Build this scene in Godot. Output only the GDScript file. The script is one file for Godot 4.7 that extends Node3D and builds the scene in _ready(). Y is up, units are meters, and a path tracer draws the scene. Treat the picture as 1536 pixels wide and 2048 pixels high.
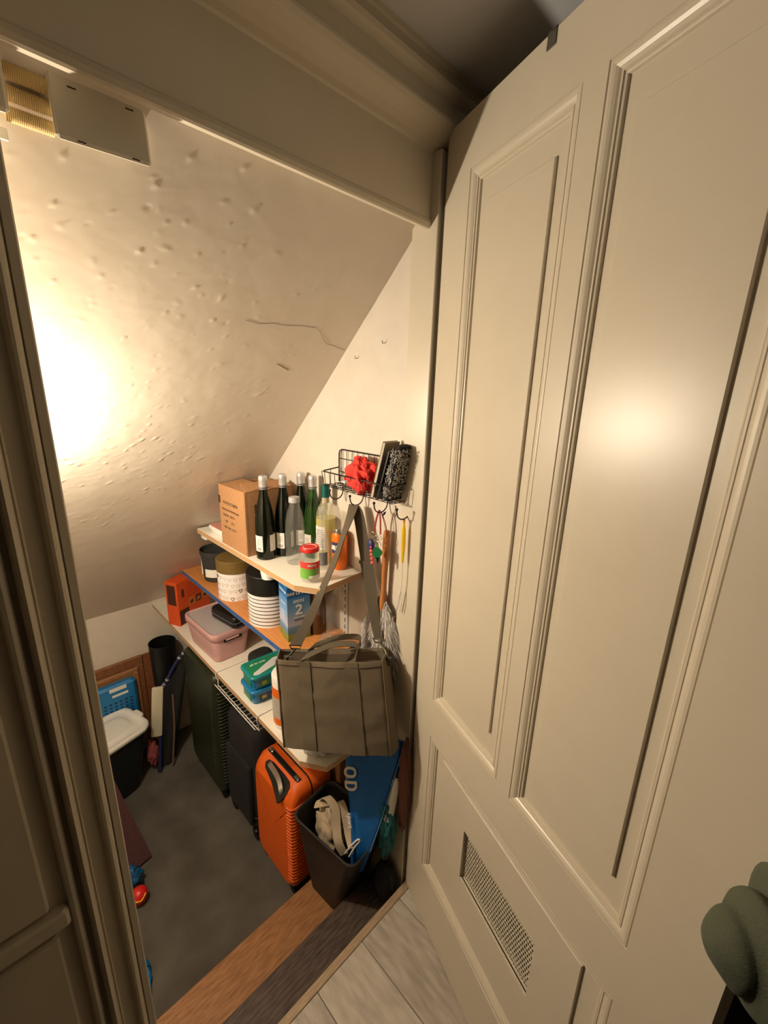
extends Node3D
# An under-stairs cupboard seen past its open panelled door. Metres, y up.
# x = 0 is the right-hand jamb, z = 0 the hall face of the frame, the cupboard lies at z < 0.

const CLOSET_Y := -0.35
var M := {}
var rng := RandomNumberGenerator.new()

# ------------------------------------------------------------------ mesh building
class MB:
	var t := PackedVector3Array()
	var g := PackedInt32Array()
	var gid := 0
	func tri(a: Vector3, b: Vector3, c: Vector3, grp := -1) -> void:
		t.append(a); t.append(b); t.append(c); g.append(grp)
	func quad(a: Vector3, b: Vector3, c: Vector3, d: Vector3, grp := -1) -> void:
		tri(a, b, c, grp); tri(a, c, d, grp)
	func ng() -> int:
		gid += 1
		return gid
	# rings of equal point count; sharp: flat faces, else one smooth group
	func loft(rings: Array, cap0 := true, cap1 := true, sharp := false, closed := true, loop := false) -> MB:
		var grp := -1 if sharp else ng()
		var n: int = rings[0].size()
		var m := rings.size()
		for i in (m if loop else m - 1):
			var r: PackedVector3Array = rings[i]
			var s: PackedVector3Array = rings[(i + 1) % m]
			for k in (n if closed else n - 1):
				var j := (k + 1) % n
				quad(r[k], r[j], s[j], s[k], grp)
		if cap0: cap(rings[0], true)
		if cap1: cap(rings[m - 1], false)
		return self
	func cap(r: PackedVector3Array, rev: bool) -> void:
		var grp := ng()
		var c := Vector3.ZERO
		for p in r: c += p
		c /= r.size()
		for k in r.size():
			var j := (k + 1) % r.size()
			if rev: tri(c, r[j], r[k], grp)
			else: tri(c, r[k], r[j], grp)
	func xf(x: Transform3D) -> MB:
		for i in t.size(): t[i] = x * t[i]
		return self
	func add(o: MB) -> MB:
		for i in o.g.size():
			t.append(o.t[i * 3]); t.append(o.t[i * 3 + 1]); t.append(o.t[i * 3 + 2])
			g.append(o.g[i] + gid if o.g[i] >= 0 else -1)
		gid += o.gid + 1
		return self
	func bounds() -> AABB:
		var b := AABB(t[0], Vector3.ZERO)
		for p in t: b = b.expand(p)
		return b
	func mesh(off := Vector3.ZERO) -> ArrayMesh:
		var v := 0.0
		var c0 := bounds().get_center()
		for i in g.size():
			v += (t[i * 3] - c0).dot((t[i * 3 + 1] - c0).cross(t[i * 3 + 2] - c0))
		var flip := v > 0.0
		var st := SurfaceTool.new()
		st.begin(Mesh.PRIMITIVE_TRIANGLES)
		for i in g.size():
			st.set_smooth_group(g[i] if g[i] >= 0 else 4294967295)
			st.add_vertex(t[i * 3] - off)
			st.add_vertex(t[i * 3 + (2 if flip else 1)] - off)
			st.add_vertex(t[i * 3 + (1 if flip else 2)] - off)
		st.generate_normals()
		return st.commit()

# ring of a rounded rectangle in the xz plane at height y
func rrect(w: float, d: float, r: float, y: float, n := 4, cx := 0.0, cz := 0.0) -> PackedVector3Array:
	var o := PackedVector3Array()
	r = min(r, min(w, d) * 0.499)
	for q in 4:
		var sx := [1, -1, -1, 1][q] as float
		var sz := [1, 1, -1, -1][q] as float
		for k in n + 1:
			var a := PI * 0.5 * (q + float(k) / n)
			o.append(Vector3(cx + sx * (w * 0.5 - r) + cos(a) * r, y, cz + sz * (d * 0.5 - r) + sin(a) * r))
	return o
func circ(r: float, y: float, n := 24, cx := 0.0, cz := 0.0) -> PackedVector3Array:
	var o := PackedVector3Array()
	for k in n:
		var a := TAU * k / n
		o.append(Vector3(cx + cos(a) * r, y, cz + sin(a) * r))
	return o
# box with chamfered edges, from corner a to corner b
func bx(a: Vector3, b: Vector3, c := 0.0015) -> MB:
	var m := MB.new()
	var lo := Vector3(min(a.x, b.x), min(a.y, b.y), min(a.z, b.z))
	var hi := Vector3(max(a.x, b.x), max(a.y, b.y), max(a.z, b.z))
	var s := hi - lo
	var cc: float = min(c, min(s.x, min(s.y, s.z)) * 0.45)
	var mid := (lo + hi) * 0.5
	var rings := []
	for e in [[0.0, 1.0], [cc, 0.0], [s.y - cc, 0.0], [s.y, 1.0]]:
		rings.append(rrect(s.x - 2 * cc * e[1], s.z - 2 * cc * e[1], cc, lo.y + e[0], 1, mid.x, mid.z))
	return m.loft(rings, true, true, true)
# rounded tub-like box standing on y0
func rbox(w: float, d: float, h: float, r: float, e := 0.006, n := 4, taper := 0.0) -> MB:
	var m := MB.new()
	var rings := []
	for i in 4:
		var a := PI * 0.5 * i / 3.0
		rings.append(rrect(w - taper - 2 * e * (1 - sin(a)), d - taper - 2 * e * (1 - sin(a)), r, e * (1 - cos(a)), n))
	for i in 4:
		var a := PI * 0.5 * i / 3.0
		rings.append(rrect(w - 2 * e * (1 - cos(a)), d - 2 * e * (1 - cos(a)), r, h - e * (1 - sin(a)), n))
	return m.loft(rings)
# lathe: profile of Vector2(radius, y); smooth groups break at sharp corners
func lathe(p: Array, n := 28) -> MB:
	var m := MB.new()
	var grp := m.ng()
	for i in p.size() - 1:
		var a: Vector2 = p[i]
		var b: Vector2 = p[i + 1]
		if i > 0:
			var q: Vector2 = p[i - 1]
			if abs((a - q).angle_to(b - a)) > 0.6: grp = m.ng()
		for k in n:
			var t0 := TAU * k / n
			var t1 := TAU * (k + 1) / n
			var A := Vector3(cos(t0) * a.x, a.y, sin(t0) * a.x)
			var B := Vector3(cos(t1) * a.x, a.y, sin(t1) * a.x)
			var Cc := Vector3(cos(t1) * b.x, b.y, sin(t1) * b.x)
			var D := Vector3(cos(t0) * b.x, b.y, sin(t0) * b.x)
			if a.x > 0.00001: m.tri(A, B, Cc, grp)
			if b.x > 0.00001: m.tri(A, Cc, D, grp)
	return m
func tube(path: Array, r: float, n := 6, closed := false) -> MB:
	var m := MB.new()
	var rings := []
	var up := Vector3.ZERO
	var c := path.size()
	for i in c:
		var a: Vector3 = path[(i - 1 + c) % c] if closed else path[max(i - 1, 0)]
		var b: Vector3 = path[(i + 1) % c] if closed else path[min(i + 1, c - 1)]
		var d := (b - a).normalized()
		if up == Vector3.ZERO:
			up = d.cross(Vector3(0.31, 0.87, 0.39)).normalized()
		up = (up - d * up.dot(d)).normalized()
		var s := d.cross(up)
		var ring := PackedVector3Array()
		for k in n:
			var t := TAU * k / n
			ring.append(path[i] + (up * cos(t) + s * sin(t)) * r)
		rings.append(ring)
	return m.loft(rings, not closed, not closed, false, true, closed)
# flat band along a path; side = full width vector at each point
func band(path: Array, sides: Array, th: float) -> MB:
	var m := MB.new()
	var rings := []
	var c := path.size()
	for i in c:
		var d: Vector3 = (path[min(i + 1, c - 1)] - path[max(i - 1, 0)]).normalized()
		var s: Vector3 = sides[i] * 0.5
		var nn := s.cross(d).normalized() * th * 0.5
		rings.append(PackedVector3Array([path[i] - s - nn, path[i] + s - nn, path[i] + s + nn, path[i] - s + nn]))
	for e in 4:
		var grp := m.ng()
		for i in c - 1:
			var r: PackedVector3Array = rings[i]
			var q: PackedVector3Array = rings[i + 1]
			m.quad(r[e], r[(e + 1) % 4], q[(e + 1) % 4], q[e], grp)
	m.cap(rings[0], true); m.cap(rings[c - 1], false)
	return m
# polygon (2d) extruded by dz, then placed by x
func prism(poly: Array, dz: float, x := Transform3D.IDENTITY) -> MB:
	var m := MB.new()
	var pp := PackedVector2Array(poly)
	var n := pp.size()
	for k in n:
		var a := pp[k]
		var b := pp[(k + 1) % n]
		m.quad(Vector3(a.x, a.y, 0), Vector3(b.x, b.y, 0), Vector3(b.x, b.y, dz), Vector3(a.x, a.y, dz))
	var idx := Geometry2D.triangulate_polygon(pp)
	var cw := 1.0 if not Geometry2D.is_polygon_clockwise(pp) else -1.0
	for i in range(0, idx.size(), 3):
		var a := pp[idx[i]]
		var b := pp[idx[i + 1]]
		var c := pp[idx[i + 2]]
		if (b - a).cross(c - a) * cw < 0.0:
			var s := b
			b = c
			c = s
		m.tri(Vector3(a.x, a.y, 0), Vector3(c.x, c.y, 0), Vector3(b.x, b.y, 0))
		m.tri(Vector3(a.x, a.y, dz), Vector3(b.x, b.y, dz), Vector3(c.x, c.y, dz))
	return m.xf(x)
# smooth curve through points
func curve(pts: Array, sub := 6) -> Array:
	var o := []
	var n := pts.size()
	for i in n - 1:
		var p0: Vector3 = pts[max(i - 1, 0)]
		var p1: Vector3 = pts[i]
		var p2: Vector3 = pts[i + 1]
		var p3: Vector3 = pts[min(i + 2, n - 1)]
		for k in sub:
			o.append(p1.cubic_interpolate(p2, p0, p3, float(k) / sub))
	o.append(pts[n - 1])
	return o
func at(p: Vector3, yaw := 0.0) -> Transform3D:
	return Transform3D(Basis(Vector3.UP, deg_to_rad(yaw)), p)
func frame(o: Vector3, x: Vector3, y: Vector3) -> Transform3D:
	x = x.normalized()
	var z := x.cross(y).normalized()
	return Transform3D(Basis(x, z.cross(x).normalized(), z), o)

# ------------------------------------------------------------------ scene tree
func thing(called: String, label: String, category: String, pos: Vector3, group := "") -> Node3D:
	var o := Node3D.new()
	o.name = numbered(called)
	add_child(o, true)
	o.position = pos
	o.set_meta("label", label)
	o.set_meta("category", category)
	if group: o.set_meta("group", group)
	return o
var _names := {}
func numbered(s: String) -> String:
	var k: int = _names.get(s, 0)
	_names[s] = k + 1
	return s if k == 0 else "%s_%03d" % [s, k]
func origin_of(n: Node) -> Vector3:
	var p := Vector3.ZERO
	while n != self and n != null:
		p += (n as Node3D).position
		n = n.get_parent()
	return p
# a part built in world coordinates under thing or part
func part(parent: Node, called: String, m: MB, mat: Material, label := "") -> MeshInstance3D:
	var o := MeshInstance3D.new()
	o.name = called
	o.mesh = m.mesh(origin_of(parent))
	o.material_override = mat
	parent.add_child(o, true)
	if label: o.set_meta("label", label)
	return o
func single(called: String, m: MB, mat: Material, label: String, category: String, group := "") -> MeshInstance3D:
	var b := m.bounds()
	var base := Vector3(b.get_center().x, b.position.y, b.get_center().z)
	var o := MeshInstance3D.new()
	o.name = numbered(called)
	o.mesh = m.mesh(base)
	o.position = base
	o.material_override = mat
	add_child(o, true)
	o.set_meta("label", label)
	o.set_meta("category", category)
	if group: o.set_meta("group", group)
	return o
func struct(called: String, m: MB, mat: Material, label: String, category := "wall") -> MeshInstance3D:
	var o := single(called, m, mat, label, category)
	o.set_meta("kind", "structure")
	return o
func text(parent: Node, s: String, h: float, x: Transform3D, mat: Material, bold := false, depth := 0.0006) -> MeshInstance3D:
	var tm := TextMesh.new()
	var f := SystemFont.new()
	f.font_names = PackedStringArray(["Droid Sans"])
	if bold: f.font_weight = 700
	tm.font = f
	tm.text = s
	tm.font_size = 24
	tm.pixel_size = h / 17.0
	tm.depth = depth
	tm.curve_step = 2.0
	var o := MeshInstance3D.new()
	o.name = "lettering"
	o.mesh = tm
	o.material_override = mat
	parent.add_child(o, true)
	var w := x
	w.origin -= origin_of(parent)
	o.transform = w
	return o

# ------------------------------------------------------------------ materials
func noise_tex(freq: float, a: Color, b: Color, seed_: int, size := 512, oct := 4, normal := false, bump := 4.0) -> NoiseTexture2D:
	var nz := FastNoiseLite.new()
	nz.seed = seed_
	nz.frequency = freq
	nz.fractal_octaves = oct
	var t := NoiseTexture2D.new()
	t.width = size; t.height = size
	t.seamless = true
	t.noise = nz
	if normal:
		t.as_normal_map = true
		t.bump_strength = bump
	else:
		var gr := Gradient.new()
		gr.set_color(0, a); gr.set_color(1, b)
		t.color_ramp = gr
	return t
func mat(c: Color, rough := 0.6, metal := 0.0) -> StandardMaterial3D:
	var m := StandardMaterial3D.new()
	m.albedo_color = c
	m.roughness = rough
	m.metallic = metal
	return m
# mottled colour, triplanar: k = how much the tone wanders, sc = repeats per metre on each axis
func mottle(c: Color, k: float, freq: float, sc: Vector3, rough := 0.6, seed_ := 1, nbump := 0.0) -> StandardMaterial3D:
	var m := mat(Color.WHITE, rough)
	m.albedo_texture = noise_tex(freq, c.darkened(k), c.lightened(k * 0.6), seed_, 512)
	m.uv1_triplanar = true
	m.uv1_world_triplanar = true
	m.uv1_scale = sc
	if nbump > 0.0:
		m.normal_enabled = true
		m.normal_texture = noise_tex(freq * 2.0, c, c, seed_ + 7, 512, 4, true, nbump)
		m.normal_scale = 1.0
	return m
func glass(c: Color, a: float, rough := 0.02) -> StandardMaterial3D:
	var m := mat(Color(c.r, c.g, c.b, a), rough)
	m.transparency = BaseMaterial3D.TRANSPARENCY_ALPHA
	return m
func c8(r: int, g: int, b: int) -> Color:
	return Color(r / 255.0, g / 255.0, b / 255.0)

func _ready() -> void:
	rng.seed = 77
	# ---- camera
	var cam := Camera3D.new()
	cam.name = "camera"
	cam.fov = 100.26
	cam.near = 0.02
	add_child(cam)
	var yaw := deg_to_rad(45.165)
	var pitch := deg_to_rad(-15.608)
	var roll := deg_to_rad(1.746)
	var fw := Vector3(sin(yaw) * cos(pitch), sin(pitch), -cos(yaw) * cos(pitch))
	var rt := Vector3(cos(yaw), 0, sin(yaw))
	var upv := rt.cross(fw)
	cam.transform = Transform3D(Basis(rt * cos(roll) + upv * sin(roll), upv * cos(roll) - rt * sin(roll), -fw), Vector3(-0.957, 1.8546, 0.7568))
	cam.current = true
	# ---- environment: an indoor scene, no daylight reaches it
	var env := Environment.new()
	env.background_mode = Environment.BG_COLOR
	env.background_color = Color(0.01, 0.01, 0.01)
	env.tonemap_mode = Environment.TONE_MAPPER_LINEAR
	env.tonemap_exposure = 1.0
	env.sdfgi_enabled = true
	env.ssao_enabled = true
	env.ssil_enabled = true
	var we := WorldEnvironment.new()
	we.name = "environment"
	we.environment = env
	add_child(we)

	make_materials()
	cupboard_lamp()
	hall_lamp()
	setting()
	door_leaf()
	slope_ceiling()
	shelves()
	top_shelf_items()
	middle_shelf_items()
	bottom_shelf_items()
	luggage()
	waste_bin()
	wall_rack()
	tote_bag()
	hanging_items()
	left_side_items()
	cable_boxes()
	near_camera()

func make_materials() -> void:
	M.paint = mottle(c8(212, 201, 180), 0.02, 0.012, Vector3(1.2, 1.2, 1.2), 0.34, 3)
	M.plaster = mottle(c8(216, 205, 190), 0.03, 0.02, Vector3(1, 1, 1), 0.45, 5)
	M.slope = mottle(c8(224, 213, 198), 0.03, 0.012, Vector3(1.3, 1.3, 1.3), 0.42, 6)
	M.hall_wall = mottle(c8(150, 140, 122), 0.03, 0.02, Vector3(1, 1, 1), 0.8, 44)  # unseen hall walls: colour darkened so less light bounces onto the woodwork
	M.white_ceiling = mottle(c8(214, 214, 216), 0.02, 0.02, Vector3(1, 1, 1), 0.8, 8)
	M.concrete = mottle(c8(84, 79, 70), 0.16, 0.008, Vector3(0.8, 0.8, 0.8), 0.9, 9)
	M.laminate = mottle(c8(200, 190, 175), 0.16, 0.012, Vector3(5, 5, 1.1), 0.45, 10)
	M.laminate2 = mottle(c8(188, 178, 164), 0.18, 0.012, Vector3(5, 5, 1.1), 0.45, 11)
	M.strip = mottle(c8(176, 150, 118), 0.14, 0.02, Vector3(1.5, 10, 10), 0.5, 12)
	M.tread = mottle(c8(162, 106, 54), 0.22, 0.02, Vector3(1.2, 9, 9), 0.55, 13)
	M.tread_dark = mottle(c8(62, 43, 32), 0.3, 0.02, Vector3(1.2, 9, 9), 0.6, 14)
	M.melamine = mottle(c8(232, 226, 212), 0.02, 0.03, Vector3(2, 2, 2), 0.4, 15)
	M.chipboard = mottle(c8(206, 160, 112), 0.16, 0.06, Vector3(6, 6, 6), 0.7, 16)
	M.beech = mottle(c8(206, 132, 66), 0.12, 0.02, Vector3(9, 9, 1.2), 0.5, 17)
	M.card = mottle(c8(176, 128, 84), 0.08, 0.03, Vector3(4, 4, 4), 0.8, 18)
	M.card_dark = mottle(c8(150, 104, 64), 0.1, 0.03, Vector3(4, 4, 4), 0.85, 19)
	M.canvas = mottle(c8(104, 90, 70), 0.14, 0.09, Vector3(7, 7, 7), 0.95, 20, 2.0)
	M.canvas_band = mottle(c8(98, 86, 66), 0.12, 0.1, Vector3(9, 9, 9), 0.95, 45)
	M.webbing = mottle(c8(88, 78, 62), 0.12, 0.12, Vector3(12, 12, 12), 0.95, 22)
	M.natural = mottle(c8(196, 176, 146), 0.12, 0.1, Vector3(9, 9, 9), 0.95, 23)
	M.wood_handle = mottle(c8(190, 118, 58), 0.14, 0.02, Vector3(14, 2, 14), 0.45, 24)
	M.wood_brown = mottle(c8(136, 78, 40), 0.22, 0.02, Vector3(3, 9, 3), 0.55, 25)
	M.knit = mottle(c8(74, 79, 58), 0.2, 0.12, Vector3(9, 9, 9), 1.0, 26, 3.0)
	M.black = mat(c8(13, 13, 14), 0.45)
	M.black_rough = mottle(c8(13, 12, 13), 0.2, 0.1, Vector3(8, 8, 8), 0.9, 27)
	M.black_wire = mat(c8(26, 22, 20), 0.45, 0.3)
	M.white_wire = mat(c8(225, 222, 214), 0.35)
	M.white = mat(c8(230, 228, 222), 0.45)
	M.white_gloss = mat(c8(232, 228, 218), 0.18)
	M.paper = mat(c8(228, 224, 216), 0.8)
	M.ink = mat(c8(62, 44, 30), 0.85)
	M.ink_grey = mat(c8(120, 118, 118), 0.85)
	M.steel = mat(c8(190, 186, 178), 0.25, 0.9)
	M.silver = mat(c8(214, 212, 210), 0.34, 0.55)
	M.wine_glass = mat(c8(9, 14, 7), 0.05)
	M.green_glass = glass(c8(34, 70, 20), 0.86)
	M.clear = glass(c8(200, 206, 200), 0.1)
	M.clear_dim = glass(c8(150, 150, 146), 0.17)
	M.yellow_glass = glass(c8(222, 220, 180), 0.22)
	M.wine = glass(c8(216, 204, 120), 0.6)
	M.amber = glass(c8(96, 60, 26), 0.6)
	M.red = mat(c8(206, 34, 28), 0.35)
	M.red_cloth = mottle(c8(232, 50, 40), 0.12, 0.05, Vector3(8, 8, 8), 0.8, 28)
	M.orange = mat(c8(228, 104, 24), 0.35)
	M.orange_dark = mat(c8(208, 78, 22), 0.6)
	M.can_orange = mat(c8(238, 118, 24), 0.3, 0.25)
	M.navy = mat(c8(34, 42, 92), 0.5)
	M.label_green = mat(c8(110, 172, 62), 0.6)
	M.label_red = mat(c8(220, 60, 52), 0.6)
	M.capsule_green = mat(c8(10, 92, 84), 0.35, 0.2)
	M.blue = mat(c8(36, 112, 170), 0.5)
	M.blue_mid = mat(c8(96, 148, 196), 0.5)
	M.blue_pale = mat(c8(168, 184, 210), 0.5)
	M.carton_green = mat(c8(112, 128, 52), 0.55)
	M.blue_edge = mat(c8(44, 88, 150), 0.6)
	M.blue_crate = mat(c8(24, 116, 176), 0.45)
	M.blue_bag = mottle(c8(10, 96, 178), 0.08, 0.03, Vector3(4, 4, 4), 0.5, 29)
	M.teal_cloth = mottle(c8(20, 104, 112), 0.2, 0.06, Vector3(6, 6, 6), 0.85, 30)
	M.teal_tub = mat(c8(24, 128, 132), 0.22)
	M.blue_tub = mat(c8(30, 116, 168), 0.22)
	M.tub_green = mat(c8(28, 120, 84), 0.35)
	M.tub_grey = mat(c8(196, 196, 200), 0.5)
	M.pink = mottle(c8(206, 160, 158), 0.04, 0.05, Vector3(4, 4, 4), 0.5, 31)
	M.lid_clear = glass(c8(214, 208, 206), 0.45, 0.2)
	M.gold_lid = mottle(c8(112, 88, 40), 0.1, 0.03, Vector3(4, 4, 4), 0.4, 32)
	M.box_white = mat(c8(236, 230, 228), 0.7)
	M.suit_green = mat(c8(40, 45, 28), 0.4)
	M.suit_orange = mottle(c8(236, 100, 18), 0.05, 0.15, Vector3(9, 9, 9), 0.42, 33, 2.0)
	M.bin = mottle(c8(28, 24, 23), 0.12, 0.1, Vector3(10, 10, 10), 0.6, 34, 2.0)
	M.bottle_cap_grey = mat(c8(168, 168, 168), 0.5)
	M.maroon = mottle(c8(58, 20, 22), 0.25, 0.06, Vector3(4, 4, 4), 0.85, 35)
	M.conduit = mat(c8(222, 196, 142), 0.55)
	M.cover = mat(c8(212, 206, 190), 0.4)
	M.red_brown = mottle(c8(120, 62, 44), 0.4, 0.2, Vector3(12, 12, 12), 0.95, 36)
	M.fur = mat(c8(206, 200, 194), 0.95)
	M.fur_dark = mat(c8(120, 112, 106), 0.95)
	M.yellow = mat(c8(240, 196, 40), 0.45)
	M.grey_patch = mat(c8(96, 96, 100), 0.85)
	M.trinket_green = mat(c8(34, 116, 66), 0.35)
	M.coral = mat(c8(222, 92, 88), 0.4)
	M.cord_red = mat(c8(132, 24, 32), 0.7)
	M.grey_paper = mat(c8(176, 168, 156), 0.85)
	M.old_paper = mottle(c8(172, 156, 130), 0.15, 0.05, Vector3(9, 9, 9), 0.85, 37)
	M.crack = mat(c8(150, 128, 106), 0.9)

# a bare round lamp fixed to the sloping soffit, left of the opening
func cupboard_lamp() -> void:
	var p := Vector3(-0.945, 1.742, -0.577)
	var nrm := Vector3(0, -0.718, 0.695)
	var t := thing("soffit_lamp", "round white globe lamp fixed to the sloping soffit", "lamp", p)
	var b := frame(p, Vector3.RIGHT, nrm)
	part(t, "holder", lathe([Vector2(0, -0.062), Vector2(0.03, -0.062), Vector2(0.03, -0.05), Vector2(0.014, -0.042), Vector2(0.012, -0.018), Vector2(0, -0.018)]).xf(b), M.white)
	var gm := mat(c8(255, 240, 214), 0.5)
	gm.emission_enabled = true
	gm.emission = Color(1.0, 0.935, 0.835)
	gm.emission_energy_multiplier = 3.0
	var pr := []
	for i in 17:
		var a := PI * i / 16.0
		pr.append(Vector2(sin(a) * 0.02, -cos(a) * 0.02))
	part(t, "bulb", lathe(pr, 24).xf(b), gm, "glowing globe bulb")
	var l := OmniLight3D.new()
	l.name = "light"
	l.light_color = Color(1.0, 0.935, 0.835)
	l.light_energy = 1.03
	l.light_size = 0.02
	l.omni_range = 8.0
	l.omni_attenuation = 2.0
	l.shadow_enabled = true
	t.add_child(l)

func hall_lamp() -> void:
	pass

func setting() -> void:
	var S: float = CLOSET_Y
	# hall floor: laminate boards running away from the cupboard, each its own piece
	var fl := struct("floor", bx(Vector3(-2.0, -0.14, -0.022), Vector3(1.6, -0.012, 2.3)), M.laminate2, "pale wood laminate floor of the hall", "floor")
	var k := 0
	var x := -1.96
	while x < 1.55:
		part(fl, "plank", bx(Vector3(x, -0.012, 0.003), Vector3(x + 0.189, 0.0, 2.29), 0.0012), M.laminate if k % 2 == 0 else M.laminate2)
		x += 0.191
		k += 1
	part(fl, "edge_strip", bx(Vector3(-0.9, -0.012, -0.024), Vector3(0.02, 0.002, 0.002), 0.002), M.strip)
	struct("floor", bx(Vector3(-1.9, S - 0.06, -1.95), Vector3(0.12, S, -0.02)), M.concrete, "worn grey floor of the cupboard", "floor")
	var st := thing("step", "two worn wooden treads going down into the cupboard", "step", Vector3(-0.45, S, -0.2))
	st.set_meta("kind", "structure")
	part(st, "tread", bx(Vector3(-0.9, -0.14, -0.197), Vector3(0.02, -0.115, -0.022), 0.003), M.tread_dark, "dark brown worn upper tread")
	part(st, "riser", bx(Vector3(-0.9, -0.23, -0.17), Vector3(0.02, -0.14, -0.15), 0.001), M.tread_dark)
	part(st, "tread", bx(Vector3(-0.86, -0.255, -0.415), Vector3(0.02, -0.23, -0.16), 0.003), M.tread, "orange-brown lower tread")
	part(st, "riser", bx(Vector3(-0.86, S, -0.40), Vector3(0.02, -0.255, -0.38), 0.001), M.tread)
	# cupboard walls
	var prof := [Vector2(-0.1, S), Vector2(-0.1, 2.30), Vector2(-0.13, 2.264), Vector2(-1.83, 0.6185), Vector2(-1.83, S)]
	struct("wall_right", prism(prof, 0.1, Transform3D(Basis(Vector3(0, 0, 1), Vector3.UP, Vector3(1, 0, 0)), Vector3(0.02, 0, 0))), M.plaster, "cream painted wall that carries the shelves", "wall")
	struct("wall_back", bx(Vector3(-1.9, S, -1.93), Vector3(0.12, 0.64, -1.83), 0.001), M.plaster, "low off-white wall under the sloping soffit", "wall")
	struct("wall_left", prism(prof, 0.1, Transform3D(Basis(Vector3(0, 0, 1), Vector3.UP, Vector3(1, 0, 0)), Vector3(-1.9, 0, 0))), M.plaster, "off-white end wall of the cupboard beside the lamp", "wall")
	# right jamb
	struct("trim_1", bx(Vector3(-0.0, -0.115, -0.122), Vector3(0.1, 2.43, -0.034), 0.002), M.paint, "cream painted door jamb on the hinge side", "trim")
	# front wall right of the opening and left of the casing
	struct("wall_front", bx(Vector3(0.062, -0.14, -0.13), Vector3(1.6, 2.557, -0.036), 0.001), M.paint, "cream hall wall behind the open door", "wall")
	# header: stop board with a bead, then the stepped architrave, run along x
	var hp := [Vector2(-0.074, 2.264), Vector2(-0.062, 2.263), Vector2(-0.0585, 2.266), Vector2(-0.0565, 2.274), Vector2(-0.0585, 2.282), Vector2(-0.062, 2.286), Vector2(-0.062, 2.426), Vector2(-0.057, 2.43), Vector2(-0.044, 2.434), Vector2(-0.028, 2.442),
		Vector2(-0.006, 2.456), Vector2(0.0, 2.464), Vector2(0.0, 2.470), Vector2(-0.007, 2.476), Vector2(-0.009, 2.49), Vector2(-0.009, 2.508), Vector2(-0.003, 2.511), Vector2(0.008, 2.516), Vector2(0.012, 2.524), Vector2(0.004, 2.532), Vector2(0.004, 2.546), Vector2(0.008, 2.549), Vector2(0.012, 2.557), Vector2(-0.074, 2.557)]
	struct("trim_2", prism(hp, 1.18, Transform3D(Basis(Vector3(0, 0, 1), Vector3.UP, Vector3(1, 0, 0)), Vector3(-1.12, 0, 0))), M.paint, "cream header board and stepped moulding above the opening", "trim")
	var hp2: Array = hp.slice(7, 23)
	hp2.push_front(Vector2(-0.06, 2.43))
	hp2.append(Vector2(-0.06, 2.557))
	struct("trim_3", prism(hp2, 1.5, Transform3D(Basis(Vector3(0, 0, 1), Vector3.UP, Vector3(1, 0, 0)), Vector3(0.06, 0, 0))), M.paint, "cream moulding running on behind the door top", "trim")
	# left casing, profile in x,z run up y
	var lp := [Vector2(-0.859, -0.122), Vector2(-0.859, -0.002), Vector2(-0.861, 0.0), Vector2(-0.871, 0.0), Vector2(-0.8725, -0.004), Vector2(-0.874, 0.0), Vector2(-0.877, 0.004), Vector2(-0.881, 0.006), Vector2(-0.885, 0.005), Vector2(-0.887, 0.001), Vector2(-0.889, -0.003), Vector2(-0.890, -0.007),
		Vector2(-0.911, -0.007), Vector2(-0.912, -0.001), Vector2(-0.914, 0.004), Vector2(-0.916, 0.002), Vector2(-0.919, 0.008), Vector2(-0.924, 0.011), Vector2(-0.928, 0.008), Vector2(-0.931, 0.0), Vector2(-0.932, -0.014), Vector2(-0.938, -0.016),
		Vector2(-0.939, -0.005), Vector2(-0.942, 0.001), Vector2(-0.947, 0.003), Vector2(-0.952, 0.001), Vector2(-0.9545, -0.004), Vector2(-0.955, -0.014), Vector2(-0.979, -0.014), Vector2(-0.98, -0.122)]
	var up_y := Transform3D(Basis(Vector3(1, 0, 0), Vector3(0, 0, 1), Vector3(0, 1, 0)), Vector3(0, -0.13, 0))
	struct("trim_4", prism(lp, 2.686, up_y), M.paint, "moulded cream casing on the left of the opening", "trim")
	var pw := struct("wall_front", bx(Vector3(-2.0, -0.14, -0.122), Vector3(-0.978, 2.557, -0.03), 0.001), M.paint, "cream panelled woodwork left of the opening", "wall")
	part(pw, "panel", bx(Vector3(-1.5, 0.975, -0.03), Vector3(-0.979, 2.4, -0.002), 0.004), M.paint)
	part(pw, "panel", bx(Vector3(-1.5, 0.08, -0.03), Vector3(-0.976, 0.905, -0.006), 0.004), M.paint)
	part(pw, "rail", bx(Vector3(-1.5, 0.93, -0.03), Vector3(-0.9555, 0.966, 0.008), 0.005), M.paint)
	# rest of the hall
	struct("ceiling", bx(Vector3(-2.0, 2.556, -0.13), Vector3(1.6, 2.66, 2.3), 0.001), M.white_ceiling, "white hall ceiling above the door", "ceiling")
	struct("wall_hall_left", bx(Vector3(-2.1, -0.1, -0.13), Vector3(-2.0, 2.557, 2.3), 0.001), M.hall_wall, "unseen wall at the left end of the hall, colour darkened to cut bounced light", "wall")
	struct("wall_hall_right", bx(Vector3(1.6, -0.1, -0.13), Vector3(1.7, 2.557, 2.3), 0.001), M.hall_wall, "unseen wall at the right end of the hall, colour darkened to cut bounced light", "wall")
	struct("wall_hall_back", bx(Vector3(-2.0, -0.1, 2.3), Vector3(1.6, 2.557, 2.4), 0.001), M.hall_wall, "unseen wall across the hall from the cupboard, colour darkened to cut bounced light", "wall")

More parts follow.
